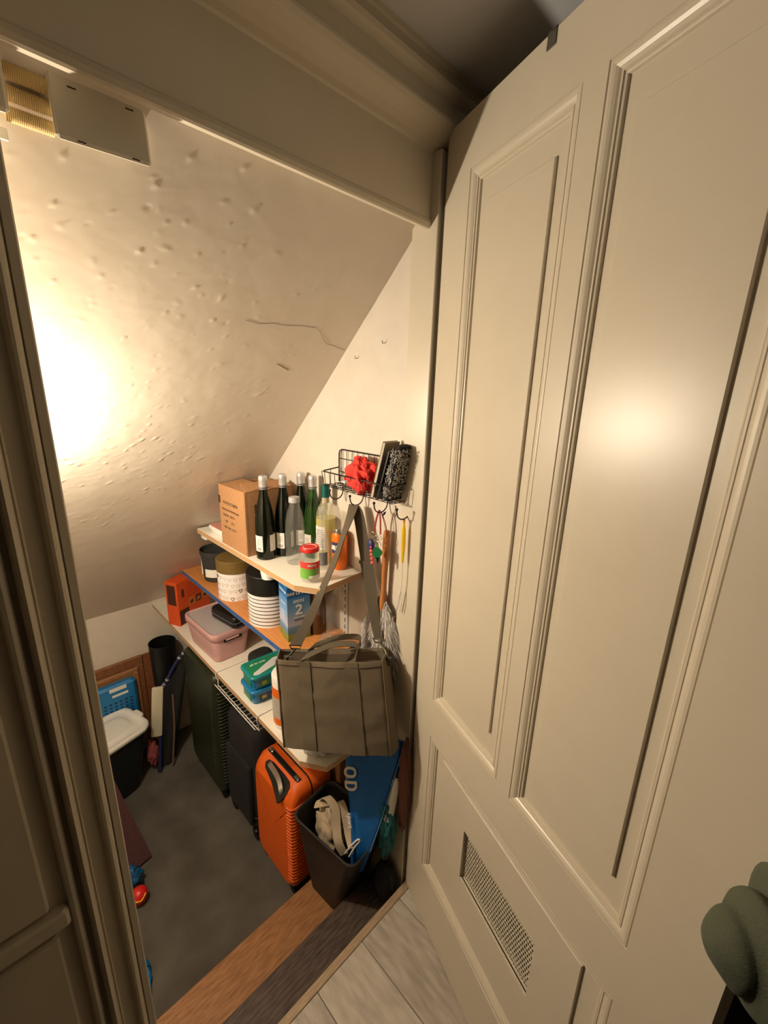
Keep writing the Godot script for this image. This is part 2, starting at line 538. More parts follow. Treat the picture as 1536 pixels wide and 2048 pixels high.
# picture-frame moulding: profile of (inset, height) round the rectangle x0..x1, y0..y1 in the plane of f
func moulding(x0: float, x1: float, y0: float, y1: float, pr: Array, f: Transform3D) -> MB:
	var m := MB.new()
	var rings := []
	for p in pr:
		rings.append(PackedVector3Array([Vector3(x0 + p.x, y0 + p.x, p.y), Vector3(x1 - p.x, y0 + p.x, p.y), Vector3(x1 - p.x, y1 - p.x, p.y), Vector3(x0 + p.x, y1 - p.x, p.y)]))
	m.loft(rings, false, false, true, true, true)
	return m.xf(f)

func door_leaf() -> void:
	var a := deg_to_rad(-111.264)
	var f := Transform3D(Basis(Vector3.UP, a), Vector3(0.0, 0.005, 0.0))
	var H := 2.453
	var W := 0.887
	var t := thing("door_1", "tall cream panelled door standing open, mesh vent at its foot", "door", f.origin)
	t.set_meta("kind", "structure")
	var Z0 := -0.042
	for s in [[-0.022, 0.083, 0.0, H], [0.397, 0.446, 0.924, 2.341], [0.76, W, 0.0, H]]:
		part(t, "stile", bx(Vector3(s[0], s[2], Z0), Vector3(s[1], s[3], 0), 0.0).xf(f), M.paint)
	for s in [[0.0, 0.232], [0.79, 0.924], [2.341, H]]:
		part(t, "rail", bx(Vector3(0.083, s[0], Z0), Vector3(0.76, s[1], 0), 0.0).xf(f), M.paint)
	# moulding profile from the stile edge inwards: quirk, ovolo, fillet, bead
	var pr := [Vector2(0, -0.016), Vector2(0, 0.0), Vector2(0.0012, -0.003), Vector2(0.0026, -0.0008), Vector2(0.007, -0.0006), Vector2(0.012, -0.0018), Vector2(0.0165, -0.0045), Vector2(0.0195, -0.0075), Vector2(0.0205, -0.006), Vector2(0.0235, -0.006), Vector2(0.0245, -0.009), Vector2(0.0265, -0.0085), Vector2(0.029, -0.0095), Vector2(0.0305, -0.016)]
	var pd := -0.0145
	for r in [[0.083, 0.397], [0.446, 0.76]]:
		var p := part(t, "panel", bx(Vector3(r[0] - 0.004, 0.92, Z0 + 0.008), Vector3(r[1] + 0.004, 2.345, pd), 0.0005).xf(f), M.paint)
		var q := [r[0] + 0.054, r[1] - 0.054, 1.019, 2.262]
		part(p, "raised_field", bx(Vector3(q[0], q[2], pd - 0.003), Vector3(q[1], q[3], pd + 0.0065), 0.0016).xf(f), M.paint)
		part(t, "moulding", moulding(r[0], r[1], 0.924, 2.341, pr, f), M.paint)
	# bottom panel round the vent
	var v := [0.287, 0.577, 0.443, 0.626]
	var slab := func(x0: float, x1: float, y0: float, y1: float, z0: float, z1: float, c: float) -> MB:
		var rr := []
		for e in [[0.0, z0, 0], [0.0, z1 - c, 0], [c, z1, 0], [0.0, z1, 1], [0.0, z0, 1]]:
			if e[2] == 0:
				rr.append(PackedVector3Array([Vector3(x0 + e[0], y0 + e[0], e[1]), Vector3(x1 - e[0], y0 + e[0], e[1]), Vector3(x1 - e[0], y1 - e[0], e[1]), Vector3(x0 + e[0], y1 - e[0], e[1])]))
			else:
				rr.append(PackedVector3Array([Vector3(v[0], v[2], e[1]), Vector3(v[1], v[2], e[1]), Vector3(v[1], v[3], e[1]), Vector3(v[0], v[3], e[1])]))
		return MB.new().loft(rr, false, false, true, true, true).xf(f)
	var lp := part(t, "panel", slab.call(0.08, 0.763, 0.228, 0.794, Z0 + 0.008, pd, 0.0005), M.paint)
	part(lp, "raised_field", slab.call(0.153, 0.69, 0.305, 0.751, pd - 0.003, pd + 0.0065, 0.0016), M.paint)
	part(t, "moulding", moulding(0.083, 0.76, 0.232, 0.79, pr, f), M.paint)
	# vent mesh: slotted sheet, long slots in rows
	var me := MB.new()
	var y: float = v[2]
	var zm := pd - 0.008
	var row := 0
	while y < v[3] - 0.004:
		me.add(bx(Vector3(v[0], y, zm), Vector3(v[1], y + 0.0035, zm + 0.0012), 0.0))
		var x: float = v[0] + (0.0 if row % 2 == 0 else 0.004)
		while x < v[1]:
			me.add(bx(Vector3(x, y + 0.0035, zm), Vector3(x + 0.003, y + 0.0125, zm + 0.0012), 0.0))
			x += 0.0078
		y += 0.0125
		row += 1
	part(lp, "vent_mesh", me.xf(f), M.paint, "cream perforated metal vent mesh")
	# small steel hook hung over the door's top edge
	var pa := []
	var sd := []
	for q in [Vector3(0.312, H - 0.024, 0.0025), Vector3(0.312, H - 0.008, 0.002), Vector3(0.312, H + 0.0012, 0.002), Vector3(0.312, H + 0.0018, 0.0), Vector3(0.312, H + 0.0018, -0.043), Vector3(0.312, H - 0.001, -0.0445), Vector3(0.312, H - 0.05, -0.0445)]:
		pa.append(f * q)
		sd.append(f.basis * Vector3(0.02, 0, 0))
	single("over_door_hook", band(pa, sd, 0.0012), mat(c8(120, 118, 108), 0.4, 0.6), "small grey metal hook hung over the door's top edge", "hook")

# the soffit under the stairs: an uneven painted surface with lumps, drips and trowel marks, as real relief
func slope_ceiling() -> void:
	var n1 := FastNoiseLite.new()
	n1.seed = 5; n1.frequency = 6.0; n1.fractal_octaves = 3
	var n2 := FastNoiseLite.new()
	n2.seed = 9; n2.frequency = 45.0; n2.fractal_octaves = 2
	# along = metres down the slope from the top edge; x across
	var U := Vector3(0, -0.6955, -0.7185)      # down the slope
	var N := Vector3(0, -0.7185, 0.6955)       # into the cupboard
	var O := Vector3(0, 2.2798 + 0.0436, -0.1139 + 0.0450)
	var x0 := -1.0
	var x1 := 0.02
	var len := 2.53
	var dx := 0.0045
	var nx := int((x1 - x0) / dx)
	var ny := int(len / dx)
	var h := PackedFloat32Array()
	h.resize((nx + 1) * (ny + 1))
	for j in ny + 1:
		for i in nx + 1:
			var px := x0 + i * (x1 - x0) / nx
			var py := j * len / ny
			h[j * (nx + 1) + i] = n1.get_noise_2d(px, py) * 0.0008 + n2.get_noise_2d(px * 0.6, py) * 0.00012
	var add_bump := func(px: float, py: float, r: float, a: float, sx: float, ang: float) -> void:
		var ci := int((px - x0) / dx)
		var cj := int(py / dx)
		var k := int(r * max(sx, 1.0) * 2.2 / dx) + 1
		for j in range(max(cj - k, 0), min(cj + k, ny) + 1):
			for i in range(max(ci - k, 0), min(ci + k, nx) + 1):
				var q := Vector2(x0 + i * dx - px, j * dx - py).rotated(-ang)
				var d2 := (q.x * q.x / (sx * sx) + q.y * q.y) / (r * r)
				h[j * (nx + 1) + i] += a * exp(-d2 * 1.4)
	# broad lumps where old paint and plaster sit thick: [world x, world z, radius, height]
	for b in [[-0.758, -0.192, 0.009, 0.004], [-0.475, -0.131, 0.009, 0.004], [-0.431, -0.18, 0.011, 0.004], [-0.425, -0.172, 0.007, 0.003], [-0.572, -0.144, 0.009, 0.004], [-0.445, -0.384, 0.009, 0.004], [-0.62, -0.19, 0.01, 0.004], [-0.77, -0.25, 0.008, 0.004], [-0.80, -0.30, 0.009, 0.004], [-0.63, -0.285, 0.009, 0.005], [-0.60, -0.3, 0.009, 0.003], [-0.52, -0.27, 0.008, 0.003]]:
		add_bump.call(b[0], (-b[1] - 0.0689) / 0.7185, b[2] * 0.6, b[3] * 0.42, 1.0, 0.0)
	for i in 420:
		var px := rng.randf_range(-0.98, -0.08)
		var py := rng.randf_range(0.15, 1.45)
		var c := rng.randf()
		if px > -0.35 and c < 0.55: continue
		add_bump.call(px, py, rng.randf_range(0.0025, 0.0055), rng.randf_range(0.0005, 0.0015) * (1.0 if c > 0.15 else -1.0), rng.randf_range(1.0, 3.0) if c > 0.6 else 1.0, rng.randf_range(-1.2, 0.4))
	# trowel ridge crossing the slope below the lamp
	for i in 34:
		add_bump.call(-0.95 + i * 0.011, 0.98 + sin(i * 0.9) * 0.006 + rng.randf_range(-0.004, 0.004), 0.0035, 0.001 * rng.randf(), 2.4, rng.randf_range(-0.2, 0.2))
	var st := SurfaceTool.new()
	st.begin(Mesh.PRIMITIVE_TRIANGLES)
	st.set_smooth_group(0)
	for j in ny + 1:
		for i in nx + 1:
			st.add_vertex(O + Vector3(x0 + i * (x1 - x0) / nx, 0, 0) + U * (j * len / ny) + N * h[j * (nx + 1) + i])
	for j in ny:
		for i in nx:
			var a := j * (nx + 1) + i
			for q in [a, a + nx + 1, a + 1, a + 1, a + nx + 1, a + nx + 2]: st.add_index(q)
	st.generate_normals()
	var t := thing("ceiling", "lumpy off-white sloping soffit under the stairs", "ceiling", Vector3(-0.9, 0.62, -1.83))
	t.set_meta("kind", "structure")
	var o := MeshInstance3D.new()
	o.name = "plaster_face"
	o.mesh = st.commit()
	o.material_override = M.slope
	t.add_child(o)
	o.position = -t.position
	var back := MB.new()
	var B0 := O + N * -0.003
	var rg := []
	for e in [0.0, -0.06]:
		rg.append(PackedVector3Array([B0 + N * e + Vector3(-1.86, 0, 0), B0 + N * e + Vector3(x1, 0, 0), B0 + N * e + Vector3(x1, 0, 0) + U * len, B0 + N * e + Vector3(-1.86, 0, 0) + U * len]))
	part(t, "stair_underside", back.loft(rg, true, true, true), M.slope)
	# a hairline crack and a scrape
	var on := func(px: float, z: float, lift: float) -> Vector3:
		var py := (-z - 0.0689) / 0.7185
		var ii: int = clamp(int((px - x0) / dx), 0, nx)
		var jj: int = clamp(int(py / dx), 0, ny)
		return O + Vector3(px, 0, 0) + U * py + N * (h[jj * (nx + 1) + ii] + lift)
	var cp := []
	var cs := []
	for p in [[-0.36, -0.374], [-0.32, -0.378], [-0.28, -0.372], [-0.24, -0.373], [-0.19, -0.368], [-0.14, -0.367], [-0.115, -0.376], [-0.095, -0.39], [-0.07, -0.405], [-0.04, -0.408], [-0.01, -0.414], [0.012, -0.416]]:
		cp.append(on.call(p[0], p[1] , 0.0007))
		cs.append(U * 0.0009)
	part(t, "crack", band(cp, cs, 0.0006), M.crack, "hairline crack")
	part(t, "scrape", band([on.call(-0.21, -0.474, 0.0008), on.call(-0.19, -0.48, 0.0008), on.call(-0.158, -0.49, 0.0008)], [U * 0.003, U * 0.005, U * 0.004], 0.0006), M.crack, "grey scrape in the paint")

# board lying in the xz plane: core with exposed edge, skins above and below
func board(called: String, label: String, poly: Array, y: float, th: float, edge: Material, skin: Material) -> Node3D:
	var flat := Transform3D(Basis(Vector3(1, 0, 0), Vector3(0, 0, 1), Vector3(0, 1, 0)), Vector3.ZERO)
	var t := thing(called, label, "shelf", Vector3(-0.1, y - th, -0.8))
	var f := flat
	f.origin = Vector3(0, y - th + 0.001, 0)
	part(t, "core", prism(poly, th - 0.002, f), edge, "bare edge of the board")
	f.origin.y = y - 0.001
	part(t, "top_skin", prism(poly, 0.001, f), skin)
	f.origin.y = y - th
	part(t, "bottom_skin", prism(poly, 0.001, f), skin)
	return t

func shelves() -> void:
	board("wall_shelf", "white board shelf with clipped corner, holding wine bottles and a cardboard box", [Vector2(0.018, -1.19), Vector2(-0.229, -1.19), Vector2(-0.229, -0.385), Vector2(-0.181, -0.303), Vector2(0.018, -0.318)], 1.22, 0.022, M.chipboard, M.melamine)
	board("wall_shelf", "orange-brown wooden shelf with blue front edge, holding round gift boxes", [Vector2(0.018, -1.44), Vector2(-0.232, -1.44), Vector2(-0.232, -0.40), Vector2(-0.17, -0.315), Vector2(0.018, -0.315)], 0.93, 0.022, M.blue_edge, M.beech)
	board("wall_shelf", "white board shelf, lowest, holding a pink storage box", [Vector2(0.018, -1.825), Vector2(-0.292, -1.825), Vector2(-0.292, -0.284), Vector2(-0.237, -0.198), Vector2(0.018, -0.198)], 0.604, 0.022, M.chipboard, M.melamine)
	# slotted uprights
	for z in [-0.405, -1.0]:
		var t := thing("shelf_upright", "white slotted shelf upright on the wall, by the glass bottles" if z > -0.6 else "white slotted shelf upright on the wall, behind the round boxes", "shelf rail", Vector3(0.016, 0.63, z))
		part(t, "channel", bx(Vector3(0.0125, 0.63, z - 0.012), Vector3(0.0195, 1.19, z + 0.012), 0.001), M.white)
		var y := 0.65
		var sl := MB.new()
		while y < 1.18:
			sl.add(bx(Vector3(0.0118, y, z - 0.0025), Vector3(0.0127, y + 0.017, z + 0.0025), 0.0))
			y += 0.03
		part(t, "slots", sl, M.black_rough, "row of dark slots")
	# batten under the far end of the top shelf
	single("batten", bx(Vector3(-0.21, 1.166, -1.2), Vector3(0.018, 1.1975, -1.15), 0.002), M.white, "white batten under the far end of the top shelf", "batten")
	# wire basket slung under the bottom shelf
	var w := thing("under_shelf_basket", "white wire basket slung under the bottom shelf", "wire basket", Vector3(-0.2, 0.53, -0.76))
	var g := MB.new()
	for p in [[-0.306, 0.548], [-0.29, 0.535]]:
		g.add(tube([Vector3(p[0], p[1], -0.945), Vector3(p[0], p[1], -0.575)], 0.002))
	for i in 14:
		var z := -0.93 + i * 0.027
		g.add(tube([Vector3(-0.304, 0.548, z), Vector3(-0.29, 0.534, z), Vector3(-0.06, 0.534, z)], 0.0012, 5))
	g.add(tube([Vector3(-0.06, 0.534, -0.945), Vector3(-0.06, 0.534, -0.575)], 0.002))
	part(w, "wire_tray", g, M.white_wire)
	for z in [-0.946, -0.572]:
		part(w, "hanger", tube([Vector3(-0.02, 0.608, z), Vector3(-0.295, 0.608, z), Vector3(-0.297, 0.6, z), Vector3(-0.297, 0.578, z), Vector3(-0.292, 0.574, z + 0.006 * signf(-0.7 - z) ), Vector3(-0.29, 0.535, z)], 0.0026), M.white_wire)
	# nails left in the wall
	for p in [[2.0, -0.232], [1.96, -0.356]]:
		single("wall_nail", tube([Vector3(0.021, p[0], p[1]), Vector3(0.008, p[0] - 0.002, p[1]), Vector3(0.006, p[0] + 0.006, p[1] + 0.002)], 0.001, 5), M.black_wire, "bent nail high on the wall, under the header end" if p[0] > 1.98 else "bent nail high on the wall, beside the soffit crack", "nail", "bent nails in the wall")

# curved label on a bottle: patch of a cylinder of radius r round (cx, cz); angles in degrees
func arc_patch(c: Vector3, r: float, y0: float, y1: float, a0: float, a1: float, th := 0.0006) -> MB:
	var m := MB.new()
	var n := 10
	var rings := []
	for k in n + 1:
		var a := deg_to_rad(lerpf(a0, a1, float(k) / n))
		var d := Vector3(cos(a), 0, sin(a))
		rings.append(PackedVector3Array([c + d * r + Vector3(0, y0, 0), c + d * (r + th) + Vector3(0, y0, 0), c + d * (r + th) + Vector3(0, y1, 0), c + d * r + Vector3(0, y1, 0)]))
	for e in 4:
		var grp := m.ng()
		for i in n:
			var p: PackedVector3Array = rings[i]
			var q: PackedVector3Array = rings[i + 1]
			m.quad(p[e], p[(e + 1) % 4], q[(e + 1) % 4], q[e], grp)
	m.cap(rings[0], true); m.cap(rings[n], false)
	return m

func wine_bottle(label: String, p: Vector3, turn: float, body: Material) -> void:
	var t := thing("wine_bottle", label, "bottle", p, "green wine bottles on the top shelf")
	var x := at(p)
	part(t, "body", lathe([Vector2(0, 0.004), Vector2(0.026, 0.004), Vector2(0.03, 0.0), Vector2(0.0355, 0.003), Vector2(0.0365, 0.008), Vector2(0.0355, 0.013), Vector2(0.0365, 0.02), Vector2(0.0365, 0.135), Vector2(0.035, 0.16), Vector2(0.031, 0.188), Vector2(0.025, 0.218), Vector2(0.0185, 0.245), Vector2(0.0155, 0.262), Vector2(0.0145, 0.276), Vector2(0, 0.277)], 32).xf(x), body)
	part(t, "capsule", lathe([Vector2(0.0148, 0.274), Vector2(0.0158, 0.274), Vector2(0.0158, 0.305), Vector2(0.0165, 0.307), Vector2(0.0165, 0.318), Vector2(0.0155, 0.321), Vector2(0.013, 0.3245), Vector2(0, 0.325)], 24).xf(x), M.silver, "silver foil capsule")
	part(t, "capsule_band", lathe([Vector2(0.0159, 0.276), Vector2(0.0162, 0.276), Vector2(0.0162, 0.282), Vector2(0.0159, 0.282)], 24).xf(x), M.grey_patch)
	part(t, "back_label", arc_patch(p, 0.0366, 0.035, 0.098, 128 + turn, 183 + turn), M.paper, "white paper label")
	part(t, "front_label", arc_patch(p, 0.0366, 0.035, 0.1, 30 + turn, 84 + turn), M.paper, "white paper label")
	var bars := MB.new()
	for i in 9:
		bars.add(arc_patch(p, 0.0371, 0.04, 0.051, 138 + turn + i * 3.2, 139.4 + turn + i * 3.2 + (0.8 if i % 3 == 0 else 0.0), 0.0003))
	for i in 4:
		bars.add(arc_patch(p, 0.0371, 0.064 + i * 0.006, 0.0655 + i * 0.006, 140 + turn, 170 + turn - (i % 2) * 6, 0.0003))
	part(t, "label_print", bars, M.ink_grey)

func top_shelf_items() -> void:
	var Y := 1.22
	# cardboard box
	var bp := Vector3(-0.118, Y, -0.828)
	var t := thing("cardboard_box", "brown printed cardboard box, its top flaps sprung open", "box", bp)
	var x0 := -0.224
	var x1 := -0.014
	var z0 := -0.935
	var z1 := -0.713
	var H := 0.257
	var wall := MB.new()
	var rr := []
	for e in [[0.0, 0.0], [0.0, 1.0], [0.003, 1.0], [0.003, 0.02]]:
		var r := PackedVector3Array()
		for q in [[x0 + e[0], z1 - e[0]], [x1 - e[0], z1 - e[0]], [x1 - e[0], z0 + e[0]], [x0 + e[0], z0 + e[0]]]:
			r.append(Vector3(q[0], Y + H * e[1], q[1]))
		rr.append(r)
	part(t, "carton_walls", wall.loft(rr, true, true, true), M.card)
	# flaps: long ones slope inwards, the near short one buckles up
	var fl := func(a: Vector3, b: Vector3, c: Vector3, d: Vector3) -> MB:
		var n := (b - a).cross(d - a).normalized() * 0.0015
		return MB.new().loft([PackedVector3Array([a - n, b - n, c - n, d - n]), PackedVector3Array([a + n, b + n, c + n, d + n])], true, true, true)
	var T := Y + H
	part(t, "flap", fl.call(Vector3(x0, T, z1), Vector3(x0, T - 0.006, z0), Vector3(x0 + 0.1, T + 0.008, z0 + 0.01), Vector3(x0 + 0.1, T + 0.012, z1 - 0.004)), M.card)
	part(t, "flap", fl.call(Vector3(x1, T, z0), Vector3(x1, T, z1), Vector3(x1 - 0.1, T + 0.004, z1), Vector3(x1 - 0.1, T - 0.022, z0 + 0.03)), M.card)
	part(t, "flap", fl.call(Vector3(x0 + 0.004, T + 0.001, z1 + 0.001), Vector3(x1 - 0.004, T + 0.001, z1 + 0.001), Vector3(x1 - 0.01, T + 0.02, z1 - 0.06), Vector3(x0 + 0.02, T + 0.02, z1 - 0.07)), M.card)
	part(t, "tape", bx(Vector3(x0 - 0.0007, Y, z1 - 0.012), Vector3(x0 + 0.008, Y + H, z1 + 0.0007), 0.0003), glass(c8(206, 160, 116), 0.35, 0.1), "strip of clear tape down the corner")
	# print on the left-hand face (towards -x) and on the end face
	var side := Transform3D(Basis(Vector3(0, 0, 1), Vector3.UP, Vector3(-1, 0, 0)), Vector3.ZERO)
	for q in [["HOUSEVITAMIN", 0.0125, 0.187, -0.838], ["Rotterdam the Netherlands", 0.0085, 0.158, -0.84], ["ITEM NO. 202111", 0.0095, 0.134, -0.855], ["QTY:        PCS", 0.0095, 0.108, -0.852], ["BATCH NO. 22211", 0.009, 0.082, -0.85]]:
		side.origin = Vector3(x0 - 0.0004, Y + q[2], q[3])
		text(t, q[0], q[1], side, M.ink)
	part(t, "logo", bx(Vector3(x0 - 0.0008, Y + 0.177, -0.941), Vector3(x0, Y + 0.209, -0.924), 0.0), M.ink)
	part(t, "logo", bx(Vector3(-0.185, Y + 0.17, z1), Vector3(-0.152, Y + 0.205, z1 + 0.0008), 0.0), M.ink)
	var lgo := MB.new()
	lgo.add(prism([Vector2(-0.177, Y + 0.186), Vector2(-0.168, Y + 0.197), Vector2(-0.16, Y + 0.19), Vector2(-0.163, Y + 0.18), Vector2(-0.172, Y + 0.177)], 0.0004, Transform3D(Basis.IDENTITY, Vector3(0, 0, z1 + 0.0008))))
	part(t, "logo_mark", lgo, M.card)
	var i := 0
	for ch in ["H", "O", "U", "S", "E", "V", "I"]:
		text(t, ch, 0.015, Transform3D(Basis(Vector3.FORWARD, -PI / 2).rotated(Vector3.UP, 0.0) , Vector3(-0.168, Y + 0.155 - i * 0.021, z1 + 0.0004)), M.ink, true)
		i += 1
	# shallow food tray beyond the box
	t = thing("meat_tray", "shallow white tray with a red printed film, beside the cardboard box", "package", Vector3(-0.14, Y, -1.05))
	part(t, "tray", rbox(0.13, 0.155, 0.034, 0.02, 0.006, 4, 0.02).xf(at(Vector3(-0.145, Y, -1.04))), M.white)
	part(t, "film", rbox(0.122, 0.147, 0.003, 0.018, 0.001).xf(at(Vector3(-0.145, Y + 0.0335, -1.04))), mat(c8(206, 140, 124), 0.3), "pale red printed film")
	# bottles
	wine_bottle("dark green wine bottle with silver capsule, at the shelf edge beside the cardboard box", Vector3(-0.17, Y, -0.668), 8, M.wine_glass)
	wine_bottle("dark green wine bottle with silver capsule, behind the empty plastic bottle", Vector3(-0.094, Y, -0.655), -6, M.wine_glass)
	wine_bottle("dark green wine bottle with silver capsule, against the wall by the cardboard box", Vector3(-0.02, Y, -0.641), -20, M.wine_glass)
	wine_bottle("bright green wine bottle with silver capsule, against the wall by the white wine", Vector3(-0.02, Y, -0.563), 12, M.green_glass)
	var p := Vector3(-0.02, Y, -0.482)
	t = thing("white_wine_bottle", "clear bottle of white wine with a dark green capsule", "bottle", p)
	part(t, "body", lathe([Vector2(0.0365, 0.1785), Vector2(0.0362, 0.182), Vector2(0.034, 0.2), Vector2(0.026, 0.22), Vector2(0.0175, 0.235), Vector2(0.0145, 0.248), Vector2(0.0135, 0.27), Vector2(0, 0.27)], 32).xf(at(p)), M.yellow_glass)
	part(t, "wine", lathe([Vector2(0, 0.006), Vector2(0.03, 0.0), Vector2(0.0355, 0.004), Vector2(0.0365, 0.01), Vector2(0.0365, 0.178), Vector2(0, 0.178)], 32).xf(at(p)), M.wine, "pale yellow wine")
	part(t, "capsule", lathe([Vector2(0.014, 0.256), Vector2(0.0155, 0.256), Vector2(0.0155, 0.302), Vector2(0.013, 0.3045), Vector2(0, 0.305)], 24).xf(at(p)), M.capsule_green, "dark green foil capsule")
	part(t, "cork", lathe([Vector2(0, 0.2572), Vector2(0.0128, 0.2572), Vector2(0.0128, 0.235), Vector2(0, 0.235)], 16).xf(at(p)), M.natural)
	part(t, "label", arc_patch(p, 0.0367, 0.06, 0.15, 132, 205), M.paper, "white printed label")
	var pr := MB.new()
	for k in 9:
		pr.add(arc_patch(p, 0.0374, 0.07 + k * 0.008, 0.0732 + k * 0.008, 138 + (k % 3) * 4, 196 - (k % 2) * 9, 0.0003))
	part(t, "label_print", pr, M.ink_grey)
	p = Vector3(-0.112, Y, -0.55)
	t = thing("plastic_bottle", "empty clear plastic bottle with a grey screw cap", "bottle", p)
	part(t, "body", lathe([Vector2(0, 0.008), Vector2(0.024, 0.002), Vector2(0.032, 0.001), Vector2(0.0355, 0.01), Vector2(0.0355, 0.04), Vector2(0.035, 0.045), Vector2(0.0355, 0.05), Vector2(0.0355, 0.145), Vector2(0.034, 0.17), Vector2(0.028, 0.2), Vector2(0.0205, 0.222), Vector2(0.0185, 0.234), Vector2(0.0185, 0.24), Vector2(0, 0.24)], 32).xf(at(p)), M.clear_dim)
	var cap_m := lathe([Vector2(0, 0.2375), Vector2(0.0205, 0.2375), Vector2(0.0205, 0.254), Vector2(0.019, 0.257), Vector2(0, 0.2575)], 28).xf(at(p))
	part(t, "cap", cap_m, M.bottle_cap_grey, "grey screw cap")
	p = Vector3(-0.07, Y, -0.44)
	t = thing("glass_bottle", "empty clear long-necked glass bottle behind the jar", "bottle", p)
	part(t, "body", lathe([Vector2(0, 0.008), Vector2(0.022, 0.0), Vector2(0.0262, 0.004), Vector2(0.0265, 0.01), Vector2(0.0265, 0.085), Vector2(0.025, 0.105), Vector2(0.017, 0.14), Vector2(0.0125, 0.165), Vector2(0.0115, 0.21), Vector2(0.0115, 0.22), Vector2(0.0135, 0.222), Vector2(0.0135, 0.233), Vector2(0.011, 0.235), Vector2(0.0095, 0.232), Vector2(0.0095, 0.165), Vector2(0.015, 0.138), Vector2(0.0235, 0.1), Vector2(0.0245, 0.012), Vector2(0, 0.012)], 28).xf(at(p)), M.clear)
	part(t, "label", arc_patch(p, 0.0266, 0.02, 0.07, 80, 150), M.ink_grey, "small dark printed label")
	p = Vector3(-0.02, Y, -0.4)
	t = thing("drink_can", "orange soft-drink can against the wall", "can", p)
	part(t, "body", lathe([Vector2(0, 0.004), Vector2(0.021, 0.002), Vector2(0.023, 0.0), Vector2(0.029, 0.009), Vector2(0.029, 0.128), Vector2(0.0245, 0.14)], 32).xf(at(p)), M.can_orange)
	part(t, "top", lathe([Vector2(0.0245, 0.1395), Vector2(0.0252, 0.142), Vector2(0.0245, 0.1445), Vector2(0.0225, 0.1435), Vector2(0.0215, 0.1375), Vector2(0, 0.1375)], 28).xf(at(p)), M.steel, "bare metal can top")
	part(t, "logo_patch", arc_patch(p, 0.0291, 0.066, 0.108, 130, 196), M.navy, "dark blue logo patch")
	var an := deg_to_rad(152)
	for q in [["F", 186.0], ["A", 174.0], ["N", 162.0], ["T", 150.0], ["A", 138.0]]:
		an = deg_to_rad(q[1])
		var d := Vector3(cos(an), 0, sin(an))
		text(t, q[0], 0.017, Transform3D(Basis(Vector3(0, 1, 0).cross(d), Vector3.UP, d).rotated(d, -0.2), p + d * 0.0302 + Vector3(0, 0.088, 0)), M.white, true)
	p = Vector3(-0.164, Y, -0.382)
	t = thing("glass_jar", "empty glass jar with a red screw lid and green label", "jar", p)
	part(t, "body", lathe([Vector2(0, 0.006), Vector2(0.026, 0.0), Vector2(0.031, 0.003), Vector2(0.034, 0.01), Vector2(0.034, 0.092), Vector2(0.0325, 0.1), Vector2(0.028, 0.108), Vector2(0.028, 0.118), Vector2(0, 0.118)], 12).xf(at(p)), M.clear)
	part(t, "lid", lathe([Vector2(0, 0.109), Vector2(0.0305, 0.109), Vector2(0.0325, 0.111), Vector2(0.0325, 0.1215), Vector2(0.0305, 0.1245), Vector2(0.026, 0.1245), Vector2(0.0245, 0.123), Vector2(0, 0.123)], 32).xf(at(p)), M.red, "red screw lid")
	var lr := []
	for k in 24:
		lr.append(p + Vector3(cos(TAU * k / 24) * 0.0225, 0.1235, sin(TAU * k / 24) * 0.0225))
	part(t, "lid_ring", tube(lr, 0.0008, 5, true), M.paper, "white ring on the lid")
	part(t, "label_upper", arc_patch(p, 0.0341, 0.055, 0.078, 55, 200), M.label_red, "red band of the label")
	part(t, "label_lower", arc_patch(p, 0.0341, 0.018, 0.055, 95, 200), M.label_green, "green band of the label")
	part(t, "label_panel", arc_patch(p, 0.0341, 0.018, 0.055, 55, 95), mat(c8(150, 150, 110), 0.7), "olive panel of small print")
	part(t, "nutrition_panel", arc_patch(p, 0.0346, 0.02, 0.03, 62, 132), M.paper)
	var i2 := 0
	for q in [["M", 148.0], ["U", 136.5], ["T", 126.0], ["T", 118.0], ["I", 111.0]]:
		var aa := deg_to_rad(q[1] - 18.0)
		var d := Vector3(cos(aa), 0, sin(aa))
		text(t, q[0], 0.0085, Transform3D(Basis(Vector3(0, 1, 0).cross(d), Vector3.UP, d), p + d * 0.0349 + Vector3(0, 0.067, 0)), M.paper, true)
		i2 += 1

func round_box(t: Node3D, p: Vector3, r: float, h: float, lid_h: float, body: Material, lid: Material) -> void:
	part(t, "body", lathe([Vector2(0, 0.0), Vector2(r - 0.004, 0), Vector2(r - 0.003, 0.001), Vector2(r - 0.003, h - 0.004), Vector2(0, h - 0.004)], 48).xf(at(p)), body)
	part(t, "lid", lathe([Vector2(r - 0.0025, h - lid_h), Vector2(r, h - lid_h), Vector2(r, h - 0.002), Vector2(r - 0.002, h), Vector2(0, h)], 48).xf(at(p)), lid)

